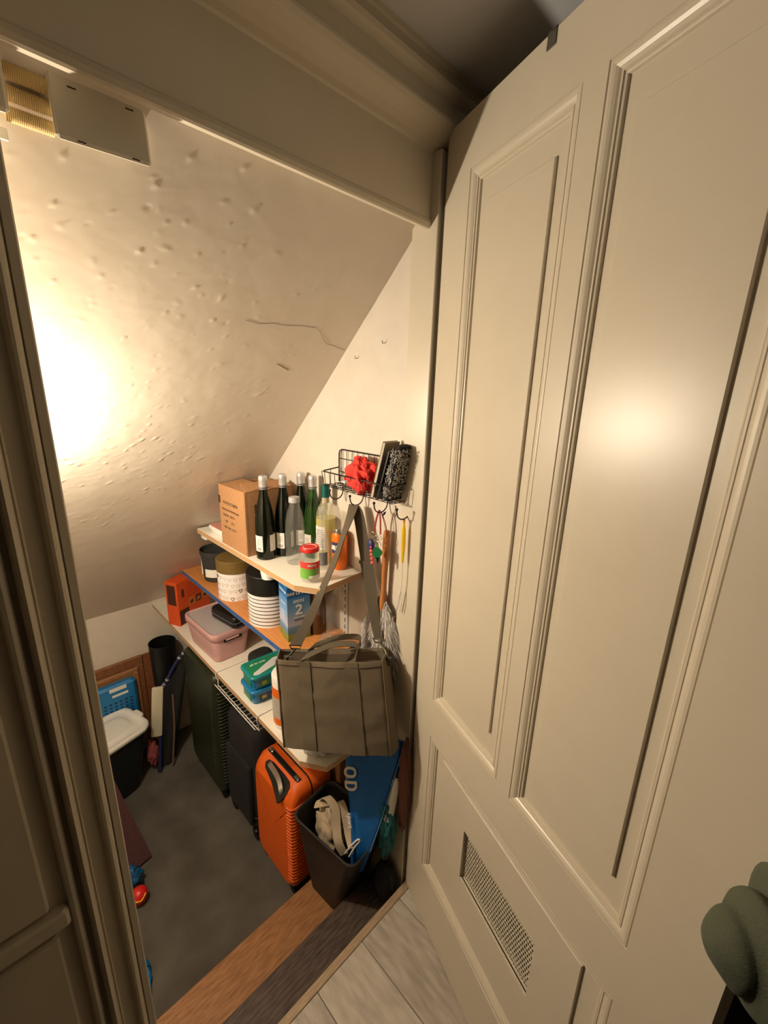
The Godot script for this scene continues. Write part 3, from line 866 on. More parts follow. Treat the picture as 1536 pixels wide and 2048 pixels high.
func middle_shelf_items() -> void:
	var Y := 0.93
	var p := Vector3(-0.13, Y, -1.23)
	var t := thing("black_pot", "matt black round pot with paper labels, by the sloping soffit", "pot", p)
	part(t, "body", lathe([Vector2(0, 0), Vector2(0.062, 0), Vector2(0.066, 0.004), Vector2(0.075, 0.135), Vector2(0.079, 0.137), Vector2(0.079, 0.158), Vector2(0.075, 0.158), Vector2(0.073, 0.14), Vector2(0, 0.09)], 36).xf(at(p)), mat(c8(46, 46, 46), 0.6))
	part(t, "label", arc_patch(p, 0.0695, 0.03, 0.07, 118, 165, 0.0035), M.paper, "white paper label")
	part(t, "label", arc_patch(p, 0.0695, 0.03, 0.12, 198, 212, 0.0042), M.paper, "narrow white label")
	# crumpled black cloth stuffed behind and over the pot
	var cl := blob(Vector3(-0.09, Y + 0.12, -1.117), Vector3(0.075, 0.055, 0.036), 0.3, 41, 1.8)
	cl.add(blob(Vector3(-0.095, Y + 0.05, -1.117), Vector3(0.06, 0.0505, 0.03), 0.2, 42, 1.8))
	single("black_cloth", cl, M.black_rough, "crumpled black cloth heaped between the pot and the gold-lidded box", "cloth")
	p = Vector3(-0.145, Y, -1.0)
	t = thing("round_gift_box", "round white gift box printed with small hearts, brown-gold lid", "box", p, "round gift boxes on the wooden shelf")
	round_box(t, p, 0.083, 0.188, 0.056, M.box_white, M.gold_lid)
	var dots := MB.new()
	for i in 44:
		var row := i / 11
		var a := deg_to_rad(60 + (i % 11) * 17.0 + (row % 2) * 8.0 + rng.randf_range(-2, 2))
		var y := 0.016 + row * 0.031 + rng.randf_range(-0.004, 0.004)
		if y > 0.125: continue
		var c := []
		var full := i % 9 == 4
		for k in 14:
			var u := TAU * k / 14
			var hx := 0.0078 * (16 * pow(sin(u), 3)) / 16.0
			var hy := 0.0078 * (13 * cos(u) - 5 * cos(2 * u) - 2 * cos(3 * u)) / 14.0
			var b := a + hx / 0.08
			c.append(p + Vector3(cos(b) * 0.0803, y + hy, sin(b) * 0.0803))
		if full: part(t, "dark_heart", tube(c, 0.0014, 4, true), M.ink)
		else: dots.add(tube(c, 0.00065, 4, true))
	part(t, "heart_outlines", dots, mat(c8(150, 136, 132), 0.8), "grey outlined hearts").set_meta("kind", "stuff")
	p = Vector3(-0.14, Y, -0.705)
	t = thing("round_gift_box", "round box striped black on white, matt black lid", "box", p, "round gift boxes on the wooden shelf")
	round_box(t, p, 0.092, 0.218, 0.078, M.box_white, M.black)
	for i in 8:
		part(t, "stripe", lathe([Vector2(0.0888, 0.011 + i * 0.0158), Vector2(0.0897, 0.011 + i * 0.0158), Vector2(0.0897, 0.0137 + i * 0.0158), Vector2(0.0888, 0.0137 + i * 0.0158)], 48).xf(at(p)), M.black)
	p = Vector3(-0.185, Y + 0.218, -0.605)
	p = Vector3(-0.182, Y + 0.218, -0.632)
	t = thing("ribbed_pot", "small white ribbed ceramic pot on the black box lid", "pot", p)
	var pf := [Vector2(0, 0.0), Vector2(0.024, 0.0)]
	for i in 5:
		for q in [[0.0, 0.0], [0.0028, 0.0016], [0.0034, 0.0035], [0.0028, 0.0055]]:
			pf.append(Vector2(0.025 + i * 0.0011 + q[0], i * 0.0076 + q[1]))
	pf.append(Vector2(0.031, 0.039)); pf.append(Vector2(0.0275, 0.039)); pf.append(Vector2(0.024, 0.006)); pf.append(Vector2(0, 0.006))
	part(t, "body", lathe(pf, 32).xf(at(p)), M.white_gloss)
	# drinking-water carton
	var o := Vector3(-0.19, Y, -0.496)
	var ux := Vector3(0.09, 0, 0.02).normalized()
	var f := frame(o, ux, Vector3.UP)     # x along the face, z towards the viewer's side
	t = thing("water_carton", "blue gable-top water carton with a green foot", "carton", o + ux * 0.046 - f.basis.z * 0.046)
	var W := 0.09
	var band_c := [[0.0, 0.028, M.carton_green], [0.028, 0.046, M.blue_mid], [0.046, 0.185, M.blue_pale], [0.185, 0.225, M.blue]]
	var bm := mat(Color.WHITE, 0.5)
	var gt := GradientTexture2D.new()
	var gr := Gradient.new()
	gr.offsets = PackedFloat32Array([0.0, 0.14, 0.141, 0.25, 0.3, 0.55, 0.8, 0.83, 1.0])
	gr.colors = PackedColorArray([c8(112, 128, 52), c8(126, 138, 66), c8(84, 122, 150), c8(96, 140, 180), c8(186, 186, 206), c8(120, 160, 204), c8(72, 132, 190), c8(28, 100, 164), c8(26, 96, 160)])
	gt.gradient = gr
	gt.width = 4; gt.height = 256
	gt.fill_from = Vector2(0, 1); gt.fill_to = Vector2(0, 0)
	bm.albedo_texture = gt
	part_uv(t, "body", f, W, 0.222, bm)
	var gb := MB.new()
	gb.loft([PackedVector3Array([Vector3(0, 0.222, 0), Vector3(W, 0.222, 0), Vector3(W, 0.222, -W), Vector3(0, 0.222, -W)]), PackedVector3Array([Vector3(0.0, 0.258, -W * 0.5 + 0.002), Vector3(W, 0.258, -W * 0.5 + 0.002), Vector3(W, 0.258, -W * 0.5 - 0.002), Vector3(0.0, 0.258, -W * 0.5 - 0.002)])], false, true, true)
	part(t, "gable", gb.xf(f), M.blue)
	var fx := f
	fx.origin = f * Vector3(W * 0.5, 0.197, 0.0003)
	text(t, "BAR LE DUC", 0.0115, fx, M.white, true)
	fx.origin = f * Vector3(W * 0.5, 0.128, 0.0003)
	text(t, "2", 0.042, fx, M.white, true)
	fx.origin = f * Vector3(W * 0.5, 0.163, 0.0003)
	text(t, "MOOI", 0.011, fx, M.white, true)
	fx.origin = f * Vector3(W * 0.5, 0.096, 0.0003)
	text(t, "LITER WATER", 0.0055, fx, M.white)
	fx.origin = f * Vector3(W * 0.5, 0.086, 0.0003)
	text(t, "BRONWATER", 0.0045, fx, M.navy)
	var fs := frame(f * Vector3(-0.0003, 0.2, -W * 0.5), f.basis.z, Vector3.UP)
	text(t, "bronwater", 0.01, fs, M.white, true)
	fs.origin = f * Vector3(-0.0003, 0.15, -W * 0.5)
	text(t, "natuurlijk", 0.008, fs, M.white)
	for i in 4:
		fs.origin = f * Vector3(-0.0003, 0.115 - i * 0.01, -W * 0.55)
		text(t, "zuiver water", 0.0045, fs, M.paper)
	# bottles by the wall
	p = Vector3(-0.06, Y, -0.49)
	t = thing("glass_bottle", "brown tinted glass bottle behind the water carton", "bottle", p)
	part(t, "body", lathe([Vector2(0, 0.005), Vector2(0.028, 0), Vector2(0.033, 0.006), Vector2(0.033, 0.14), Vector2(0.028, 0.165), Vector2(0.015, 0.19), Vector2(0.013, 0.225), Vector2(0, 0.225)], 28).xf(at(p)), M.amber)
	p = Vector3(-0.042, Y, -0.382)
	t = thing("glass_bottle", "large clear fluted glass bottle under the top shelf", "bottle", p)
	var fb := MB.new()
	var rings := []
	for q in [[0.0405, 0.0], [0.044, 0.006], [0.044, 0.15], [0.041, 0.175], [0.03, 0.198], [0.017, 0.214], [0.015, 0.235]]:
		var r := PackedVector3Array()
		for k in 48:
			var rad: float = q[0] * (1.0 + 0.018 * cos(k * TAU / 4.0) * (1.0 if q[0] > 0.035 else 0.0))
			r.append(p + Vector3(cos(TAU * k / 48) * rad, q[1], sin(TAU * k / 48) * rad))
		rings.append(r)
	part(t, "body", fb.loft(rings), M.clear)
	p = Vector3(-0.105, Y + 0.027, -0.372)
	t = thing("glass_tumbler", "clear glass tumbler lying on its side on the wooden shelf", "glass", Vector3(-0.1, Y, -0.365))
	var tf := frame(p, Vector3(0.2, 1.0, 0.0), Vector3(-0.55, 0.1, 0.8))
	part(t, "body", lathe([Vector2(0, -0.03), Vector2(0.021, -0.03), Vector2(0.024, -0.027), Vector2(0.027, 0.02), Vector2(0.0255, 0.02), Vector2(0.0225, -0.022), Vector2(0, -0.023)], 28).xf(tf), M.clear)
	var rm := []
	for k in 24: rm.append(tf * Vector3(cos(TAU * k / 24) * 0.0262, 0.02, sin(TAU * k / 24) * 0.0262))
	part(t, "rim", tube(rm, 0.0012, 6, true), M.clear_dim)

# box face with 0..1 v running up, for a printed gradient
func part_uv(parent: Node, called: String, f: Transform3D, w: float, h: float, m: Material) -> void:
	var st := SurfaceTool.new()
	st.begin(Mesh.PRIMITIVE_TRIANGLES)
	var c := [Vector3(0, 0, 0), Vector3(w, 0, 0), Vector3(w, 0, -w), Vector3(0, 0, -w)]
	var o := origin_of(parent)
	for k in 4:
		var a: Vector3 = c[k]
		var b: Vector3 = c[(k + 1) % 4]
		var n := f.basis * ((b - a).cross(Vector3.UP)).normalized()
		for q in [[a, 0.0, 0.0], [b, h, 1.0], [b, 0.0, 1.0], [a, 0.0, 0.0], [a, h, 0.0], [b, h, 1.0]]:
			st.set_normal(n)
			st.set_uv(Vector2(q[2], 1.0 - q[1] / h))
			st.add_vertex(f * (q[0] + Vector3(0, q[1], 0)) - o)
	var mi := MeshInstance3D.new()
	mi.name = called
	mi.mesh = st.commit()
	mi.material_override = m
	parent.add_child(mi, true)

# lumpy closed surface
func blob(c: Vector3, r: Vector3, k: float, seed_: int, freq := 3.0, n := 20) -> MB:
	var nz := FastNoiseLite.new()
	nz.seed = seed_
	nz.frequency = freq * 0.1
	nz.fractal_octaves = 3
	var m := MB.new()
	var rings := []
	for i in n + 1:
		var v := PI * (0.02 + 0.96 * i / n)
		var ring := PackedVector3Array()
		for j in n * 2:
			var u := TAU * j / (n * 2)
			var d := Vector3(sin(v) * cos(u), -cos(v), sin(v) * sin(u))
			var e := 1.0 + k * nz.get_noise_3d(d.x * 10, d.y * 10, d.z * 10)
			ring.append(c + d * r * e)
		rings.append(ring)
	return m.loft(rings)

func bottom_shelf_items() -> void:
	var Y := 0.604
	# orange carton
	var o := Vector3(-0.266, Y, -1.451)
	var f := frame(o, Vector3(0.217, 0, -0.097), Vector3.UP)
	var t := thing("orange_carton", "upright orange printed carton at the far end of the bottom shelf", "box", f * Vector3(0.11, 0, -0.04))
	var L := 0.225
	var D := 0.083
	var H := 0.252
	part(t, "body", bx(Vector3(0, 0, 0), Vector3(L, H, -D), 0.002).xf(f), M.orange_dark)
	var dk := mat(c8(66, 30, 20), 0.7)
	var yl := mat(c8(196, 122, 44), 0.7)
	part(t, "print_block", bx(Vector3(0.03, 0.16, 0), Vector3(0.045, 0.205, 0.0005), 0.0).xf(f), dk)
	part(t, "print_block", bx(Vector3(0.006, 0.006, 0), Vector3(0.07, 0.09, 0.0005), 0.0).xf(f), dk)
	for i in 3:
		part(t, "icon", bx(Vector3(0.075 + i * 0.048, 0.094, 0), Vector3(0.112 + i * 0.048, 0.134, 0.0005), 0.0).xf(f), dk if i == 1 else yl)
		part(t, "icon_mark", prism([Vector2(0.082 + i * 0.048, 0.1), Vector2(0.105 + i * 0.048, 0.104), Vector2(0.1 + i * 0.048, 0.128), Vector2(0.09 + i * 0.048, 0.115), Vector2(0.084 + i * 0.048, 0.126)], 0.0004, Transform3D(f.basis, f * Vector3(0, 0, 0.0005))), yl if i == 1 else dk)
	for i in 5:
		part(t, "print_line", bx(Vector3(0.07, 0.15 + i * 0.017, 0), Vector3(0.19 - (i % 2) * 0.03, 0.156 + i * 0.017, 0.0004), 0.0).xf(f), mat(c8(176, 60, 20), 0.7))
	part(t, "end_print", bx(Vector3(-0.0005, 0.12, -0.07), Vector3(0.0, 0.235, -0.012), 0.0).xf(f), dk)
	t = thing("glass_ornament", "small clear glass ornament beside the orange carton", "ornament", Vector3(-0.245, Y, -1.61))
	part(t, "body", lathe([Vector2(0, 0), Vector2(0.02, 0.0), Vector2(0.026, 0.015), Vector2(0.022, 0.035), Vector2(0.01, 0.045), Vector2(0, 0.046)], 12).xf(at(Vector3(-0.245, Y, -1.61))), M.clear_dim)
	# pink storage box
	var c := Vector3(-0.19, Y, -1.148)
	t = thing("storage_box", "dusty pink plastic storage box with a clear lid", "storage box", c)
	part(t, "body", rbox(0.19, 0.31, 0.135, 0.03, 0.008, 5, 0.03).xf(at(c, 2)), M.pink)
	var rim := MB.new()
	var rr := []
	for q in [[0.196, 0.316, 0.122], [0.2, 0.32, 0.124], [0.2, 0.32, 0.152], [0.196, 0.316, 0.156], [0.184, 0.304, 0.156], [0.182, 0.302, 0.15], [0.182, 0.302, 0.122]]:
		rr.append(rrect(q[0], q[1], 0.034, q[2], 5))
	part(t, "lid_rim", rim.loft(rr, false, false, false, true, true).xf(at(c, 2)), M.pink)
	part(t, "lid_panel", rbox(0.183, 0.303, 0.004, 0.03, 0.001).xf(at(c + Vector3(0, 0.147, 0), 2)), M.lid_clear, "clear plastic lid panel")
	part(t, "handle_slot", bx(Vector3(-0.045, 0.104, 0.146), Vector3(0.045, 0.12, 0.1585), 0.003).xf(at(c, 2)), M.black, "dark slot under the lid clip")
	part(t, "clip", bx(Vector3(-0.035, 0.113, 0.156), Vector3(0.03, 0.121, 0.1615), 0.002).xf(at(c, 2)), M.pink)
	part(t, "contents", blob(c + Vector3(0.0, 0.09, 0.02), Vector3(0.07, 0.05, 0.12), 0.3, 61, 5.0), M.grey_paper)
	# black case on the pink box
	c = Vector3(-0.128, Y + 0.1565, -1.085)
	t = thing("black_case", "black hard case with a zip, lying on the pink box lid", "case", c)
	part(t, "shell", rbox(0.135, 0.2, 0.06, 0.02, 0.012, 4).xf(at(c, 8)), M.black)
	var zp := []
	for q in rrect(0.137, 0.202, 0.02, 0.03, 4): zp.append(at(c, 8) * q)
	part(t, "zip", tube(zp, 0.0018, 5, true), M.grey_patch)
	for i in 9:
		part(t, "stitch", bx(Vector3(-0.0685, 0.012, -0.08 + i * 0.016), Vector3(-0.0672, 0.014, -0.074 + i * 0.016), 0.0).xf(at(c, 8)), M.grey_patch)
	# two dish-tablet tubs
	c = Vector3(-0.187, Y, -0.683)
	var lids := ["blue plastic tub, lower of two stacked on the bottom shelf", "blue plastic tub with a green pictured lid, on top of the other"]
	for k in 2:
		var b := c + Vector3(0.002 * k, 0.0685 * k, 0.003 * k)
		t = thing("plastic_tub", lids[k], "tub", b, "stacked plastic tubs")
		part(t, "body", rbox(0.178, 0.116, 0.056, 0.018, 0.006, 4, 0.012).xf(at(b, -4)), M.blue_tub)
		part(t, "lid", rbox(0.19, 0.128, 0.015, 0.022, 0.005).xf(at(b + Vector3(0, 0.053, 0), -4)), M.teal_tub if k == 1 else M.blue_tub)
		part(t, "side_label", bx(Vector3(-0.06, 0.012, 0.0545), Vector3(0.07, 0.045, 0.0572), 0.001).xf(at(b, -4)), M.tub_green if k == 1 else M.navy)
		part(t, "side_label", bx(Vector3(-0.0888, 0.012, -0.035), Vector3(-0.086, 0.045, 0.035), 0.001).xf(at(b, -4)), M.tub_green)
		part(t, "emblem", bx(Vector3(-0.05, 0.02, 0.0572), Vector3(-0.03, 0.036, 0.0576), 0.0).xf(at(b, -4)), mat(c8(168, 164, 60), 0.6))
		if k == 1:
			var top := Transform3D(Basis(Vector3(1, 0, 0), Vector3(0, 0, -1), Vector3(0, 1, 0)), Vector3(0, 0.0681, 0))
			part(t, "lid_print", prism([Vector2(-0.084, -0.05), Vector2(0.05, -0.052), Vector2(0.055, 0.052), Vector2(-0.082, 0.05)], 0.0004, at(b, -4) * top), M.tub_green, "green printed lid picture")
			part(t, "lid_print", prism([Vector2(-0.078, -0.042), Vector2(-0.06, -0.05), Vector2(0.02, -0.03), Vector2(0.062, 0.02), Vector2(0.04, 0.024), Vector2(-0.02, -0.004), Vector2(-0.05, -0.02), Vector2(-0.07, -0.028)], 0.0007, at(b, -4) * top), M.tub_grey, "pale grey figure printed on the lid")
			var fm := at(b, -4) * top
			fm.origin += Vector3(0, 0.0008, 0)
			fm.origin = fm * Vector3(-0.03, 0.026, 0.0)
			text(t, "all in one", 0.012, fm, M.paper)
	single("black_pouch", rbox(0.11, 0.085, 0.075, 0.03, 0.02).xf(at(Vector3(-0.115, Y, -0.862))), M.black_rough, "small black pouch behind the blue tubs", "pouch")
	# orange and white canister, half hidden by the tote
	c = Vector3(-0.222, Y, -0.475)
	t = thing("canister", "orange and white plastic canister half hidden by the tote", "canister", c)
	part(t, "body", lathe([Vector2(0, 0), Vector2(0.044, 0), Vector2(0.05, 0.008), Vector2(0.05, 0.185), Vector2(0.047, 0.196), Vector2(0, 0.196)], 32).xf(at(c)), M.white)
	part(t, "lid", lathe([Vector2(0, 0.19), Vector2(0.0505, 0.19), Vector2(0.0505, 0.222), Vector2(0.046, 0.23), Vector2(0, 0.231)], 32).xf(at(c)), M.white)
	part(t, "label", arc_patch(c, 0.0501, 0.02, 0.18, 100, 250), M.orange, "orange label")
	part(t, "label_panel", arc_patch(c, 0.0508, 0.05, 0.14, 140, 205), M.grey_paper)
	# things at the near end of the bottom shelf, under the tote
	single("plastic_bag", blob(Vector3(-0.212, Y + 0.03, -0.285), Vector3(0.05, 0.034, 0.06), 0.4, 71, 2.5), glass(c8(232, 230, 224), 0.7, 0.2), "crumpled clear plastic bag at the near end of the bottom shelf", "bag")
	var nth := ["lowest plate of the short stack under the tote, white", "second plate of the short stack under the tote, green", "third plate of the short stack under the tote, white", "topmost plate of the short stack under the tote, green"]
	for k in 4:
		single("plate", lathe([Vector2(0, 0.0), Vector2(0.06, 0.0), Vector2(0.09, 0.012), Vector2(0.091, 0.014), Vector2(0.06, 0.003), Vector2(0, 0.003)], 36).xf(at(Vector3(-0.078, Y + k * 0.008, -0.31))), M.white if k % 2 == 0 else mat(c8(52, 96, 84), 0.4), nth[k], "plate", "plates under the tote")

# extra points on the long sides of a ring
func dense(r: PackedVector3Array, step: float) -> PackedVector3Array:
	var o := PackedVector3Array()
	var cnt := 10
	for k in r.size():
		var a := r[k]
		var b := r[(k + 1) % r.size()]
		o.append(a)
		if a.distance_to(b) > step * 1.5:
			for i in range(1, cnt): o.append(a.lerp(b, float(i) / cnt))
	return o
# hard-shell suitcase: long side along z, its handle side up
func suitcase(label: String, c: Vector3, w: float, d: float, h: float, shell: Material, ribs: bool, bevel := 0.0) -> Node3D:
	var t := thing("suitcase", label, "suitcase", c, "suitcases under the shelves")
	var y0 := 0.055
	for k in 2:
		var hw := w * 0.5 - 0.004
		var cx := -hw * 0.5 - 0.004 if k == 0 else hw * 0.5 + 0.004
		var m := MB.new()
		var rings := []
		var R := 0.045
		# ring in the yz plane, lofted along x, so the shell's big faces have round corners
		var insets := [0.018, 0.006, 0.001, 0.0, 0.0]
		var steps := [0.0, 0.01, 0.022, 0.05, hw]
		for s in 5:
			var inset: float = insets[s]
			var drop: float = max(0.0, bevel - steps[s]) if k == 0 else 0.0
			var x: float = (cx - hw * 0.5 + steps[s]) if k == 0 else (cx + hw * 0.5 - steps[s])
			var rg := dense(rrect(h - y0 - 2 * inset, d - 2 * inset, R, 0.0, 6), 0.035)
			var out := PackedVector3Array()
			for q in rg: out.append(c + Vector3(x, y0 + (h - y0) * 0.5 + q.x - drop * smoothstep((h - y0) * 0.5 - R - 0.03, (h - y0) * 0.5 - R, q.x), q.z))
			rings.append(out)
		part(t, "shell", m.loft(rings), shell)
	var zr := []
	for q in rrect(h - y0 - 0.012, d - 0.012, 0.045, 0.0, 6): zr.append(c + Vector3(0, y0 + (h - y0) * 0.5 + q.x, q.z))
	part(t, "zip_band", tube(zr, 0.007, 6, true), M.black)
	for sx in [-1, 1]:
		for sz in [-1, 1]:
			var wc := c + Vector3(sx * (w * 0.5 - 0.03), 0, sz * (d * 0.5 - 0.04))
			var wh := part(t, "wheel", lathe([Vector2(0, -0.011), Vector2(0.018, -0.011), Vector2(0.022, -0.007), Vector2(0.022, 0.007), Vector2(0.018, 0.011), Vector2(0, 0.011)], 20).xf(Transform3D(Basis(Vector3(0, 0, 1), PI / 2), wc + Vector3(0, 0.022, 0))), M.black)
			part(wh, "fork", bx(wc + Vector3(-0.016, 0.03, -0.014), wc + Vector3(0.016, 0.062, 0.014), 0.004), M.black)
	if ribs:
		var n := int((h - 0.2) / 0.021)
		for i in n:
			var y := 0.13 + i * 0.021
			part(t, "ridge", tube([c + Vector3(-w * 0.5 + 0.001, y, d * 0.5 - 0.06), c + Vector3(-w * 0.5 + 0.006, y, d * 0.5 - 0.03), c + Vector3(-w * 0.5 + 0.02, y, d * 0.5 - 0.006), c + Vector3(-w * 0.5 + 0.03, y, d * 0.5 + 0.001), c + Vector3(w * 0.5 - 0.03, y, d * 0.5 + 0.001), c + Vector3(w * 0.5 - 0.014, y, d * 0.5 - 0.014)], 0.0062, 6), shell)
	return t

func luggage() -> void:
	var S: float = CLOSET_Y
	# orange cabin case
	var c := Vector3(-0.125, S, -0.607)
	var w := 0.222
	var h := 0.605
	var d := 0.31
	var t := suitcase("orange ribbed hard-shell suitcase with a chrome carry handle", c, w, d, h, M.suit_orange, false, 0.05)
	var i := 0
	while i < 24:
		var y := 0.12 + i * 0.0175
		part(t, "ridge", tube([c + Vector3(-w * 0.5 - 0.001, y, d * 0.5 - 0.03), c + Vector3(-w * 0.5 + 0.004, y, d * 0.5 - 0.008), c + Vector3(-w * 0.5 + 0.02, y, d * 0.5 + 0.001), c + Vector3(-0.012, y, d * 0.5 + 0.001)], 0.0048, 6), M.suit_orange)
		i += 1
	# handle recess: a dark teardrop let into the top edge of the front half, chrome grip inside
	var top := c.y + h
	var fx := c.x - w * 0.5
	var rec := []
	for q in [[-0.085, 0.004], [-0.075, 0.022], [-0.04, 0.029], [0.05, 0.029], [0.09, 0.025], [0.106, 0.01], [0.108, -0.015], [0.1, -0.05], [0.09, -0.066], [0.072, -0.056], [0.0, -0.028], [-0.07, -0.012]]:
		rec.append(Vector2(q[0], q[1]))
	var rf := Transform3D(Basis(Vector3(0, 0, 1), Vector3(0.74, 0.67, 0).normalized(), Vector3(-0.67, 0.74, 0).normalized()), Vector3(fx + 0.0255, top - 0.0245, c.z) + Vector3(0.67, -0.74, 0) * 0.012)
	var hp := part(t, "handle_recess", prism(rec, 0.0145, rf), M.black, "black moulded handle recess")
	var gp := []
	var gs := []
	for q in [[-0.062, 0.012, 0.014], [-0.045, 0.014, 0.024], [0.0, 0.012, 0.03], [0.045, 0.004, 0.03], [0.075, -0.014, 0.024], [0.086, -0.03, 0.014]]:
		gp.append(rf * Vector3(q[0], q[1], q[2]))
		gs.append(rf.basis * Vector3(0.004, 0.02, 0))
	part(hp, "grip", band(curve(gp, 4), curve(gs, 4), 0.009), M.steel, "chrome carry grip")
	var tr := part(t, "trolley_handle", bx(Vector3(fx + 0.058, top - 0.004, c.z - 0.12), Vector3(fx + 0.082, top + 0.006, c.z + 0.12), 0.004), M.black, "black trolley handle with steel ends")
	for e in [-0.118, 0.088]:
		part(tr, "end_cap", bx(Vector3(fx + 0.063, top + 0.004, c.z + e), Vector3(fx + 0.077, top + 0.0075, c.z + e + 0.03), 0.002), M.steel)
	# black soft case
	c = Vector3(-0.118, S, -0.94)
	t = thing("suitcase", "black soft fabric suitcase between the orange and green cases", "suitcase", c, "suitcases under the shelves")
	part(t, "body", rbox(0.2, 0.29, 0.6, 0.05, 0.04, 6).xf(at(c + Vector3(0, 0.05, 0))), M.black_rough)
	part(t, "front_pocket", rbox(0.03, 0.24, 0.36, 0.012, 0.012, 4).xf(at(c + Vector3(-0.105, 0.1, 0))), M.black_rough)
	part(t, "carry_handle", tube(curve([c + Vector3(-0.02, 0.64, -0.07), c + Vector3(-0.02, 0.675, -0.06), c + Vector3(-0.02, 0.68, 0.0), c + Vector3(-0.02, 0.675, 0.06), c + Vector3(-0.02, 0.64, 0.07)]), 0.01, 6), M.black)
	var zr := []
	for q in rrect(0.204, 0.294, 0.05, 0.0, 6): zr.append(c + Vector3(q.x, 0.14, q.z))
	part(t, "piping", tube(zr, 0.004, 5, true), M.black)
	for sz in [-1, 1]:
		for sx in [-1, 1]:
			var wc := c + Vector3(sx * 0.085, 0.025, sz * 0.115)
			var wh := part(t, "wheel", lathe([Vector2(0, -0.014), Vector2(0.02, -0.014), Vector2(0.025, -0.008), Vector2(0.025, 0.008), Vector2(0.02, 0.014), Vector2(0, 0.014)], 20).xf(Transform3D(Basis(Vector3(0, 0, 1), PI / 2), wc)), M.black)
			part(wh, "fork", bx(wc + Vector3(-0.02, 0.01, -0.018), wc + Vector3(0.02, 0.045, 0.018), 0.005), M.black)
	# dark green case
	suitcase("dark green ribbed hard-shell suitcase beside the folded pushchair", Vector3(-0.128, S, -1.32), 0.245, 0.4, 0.8, M.suit_green, true)

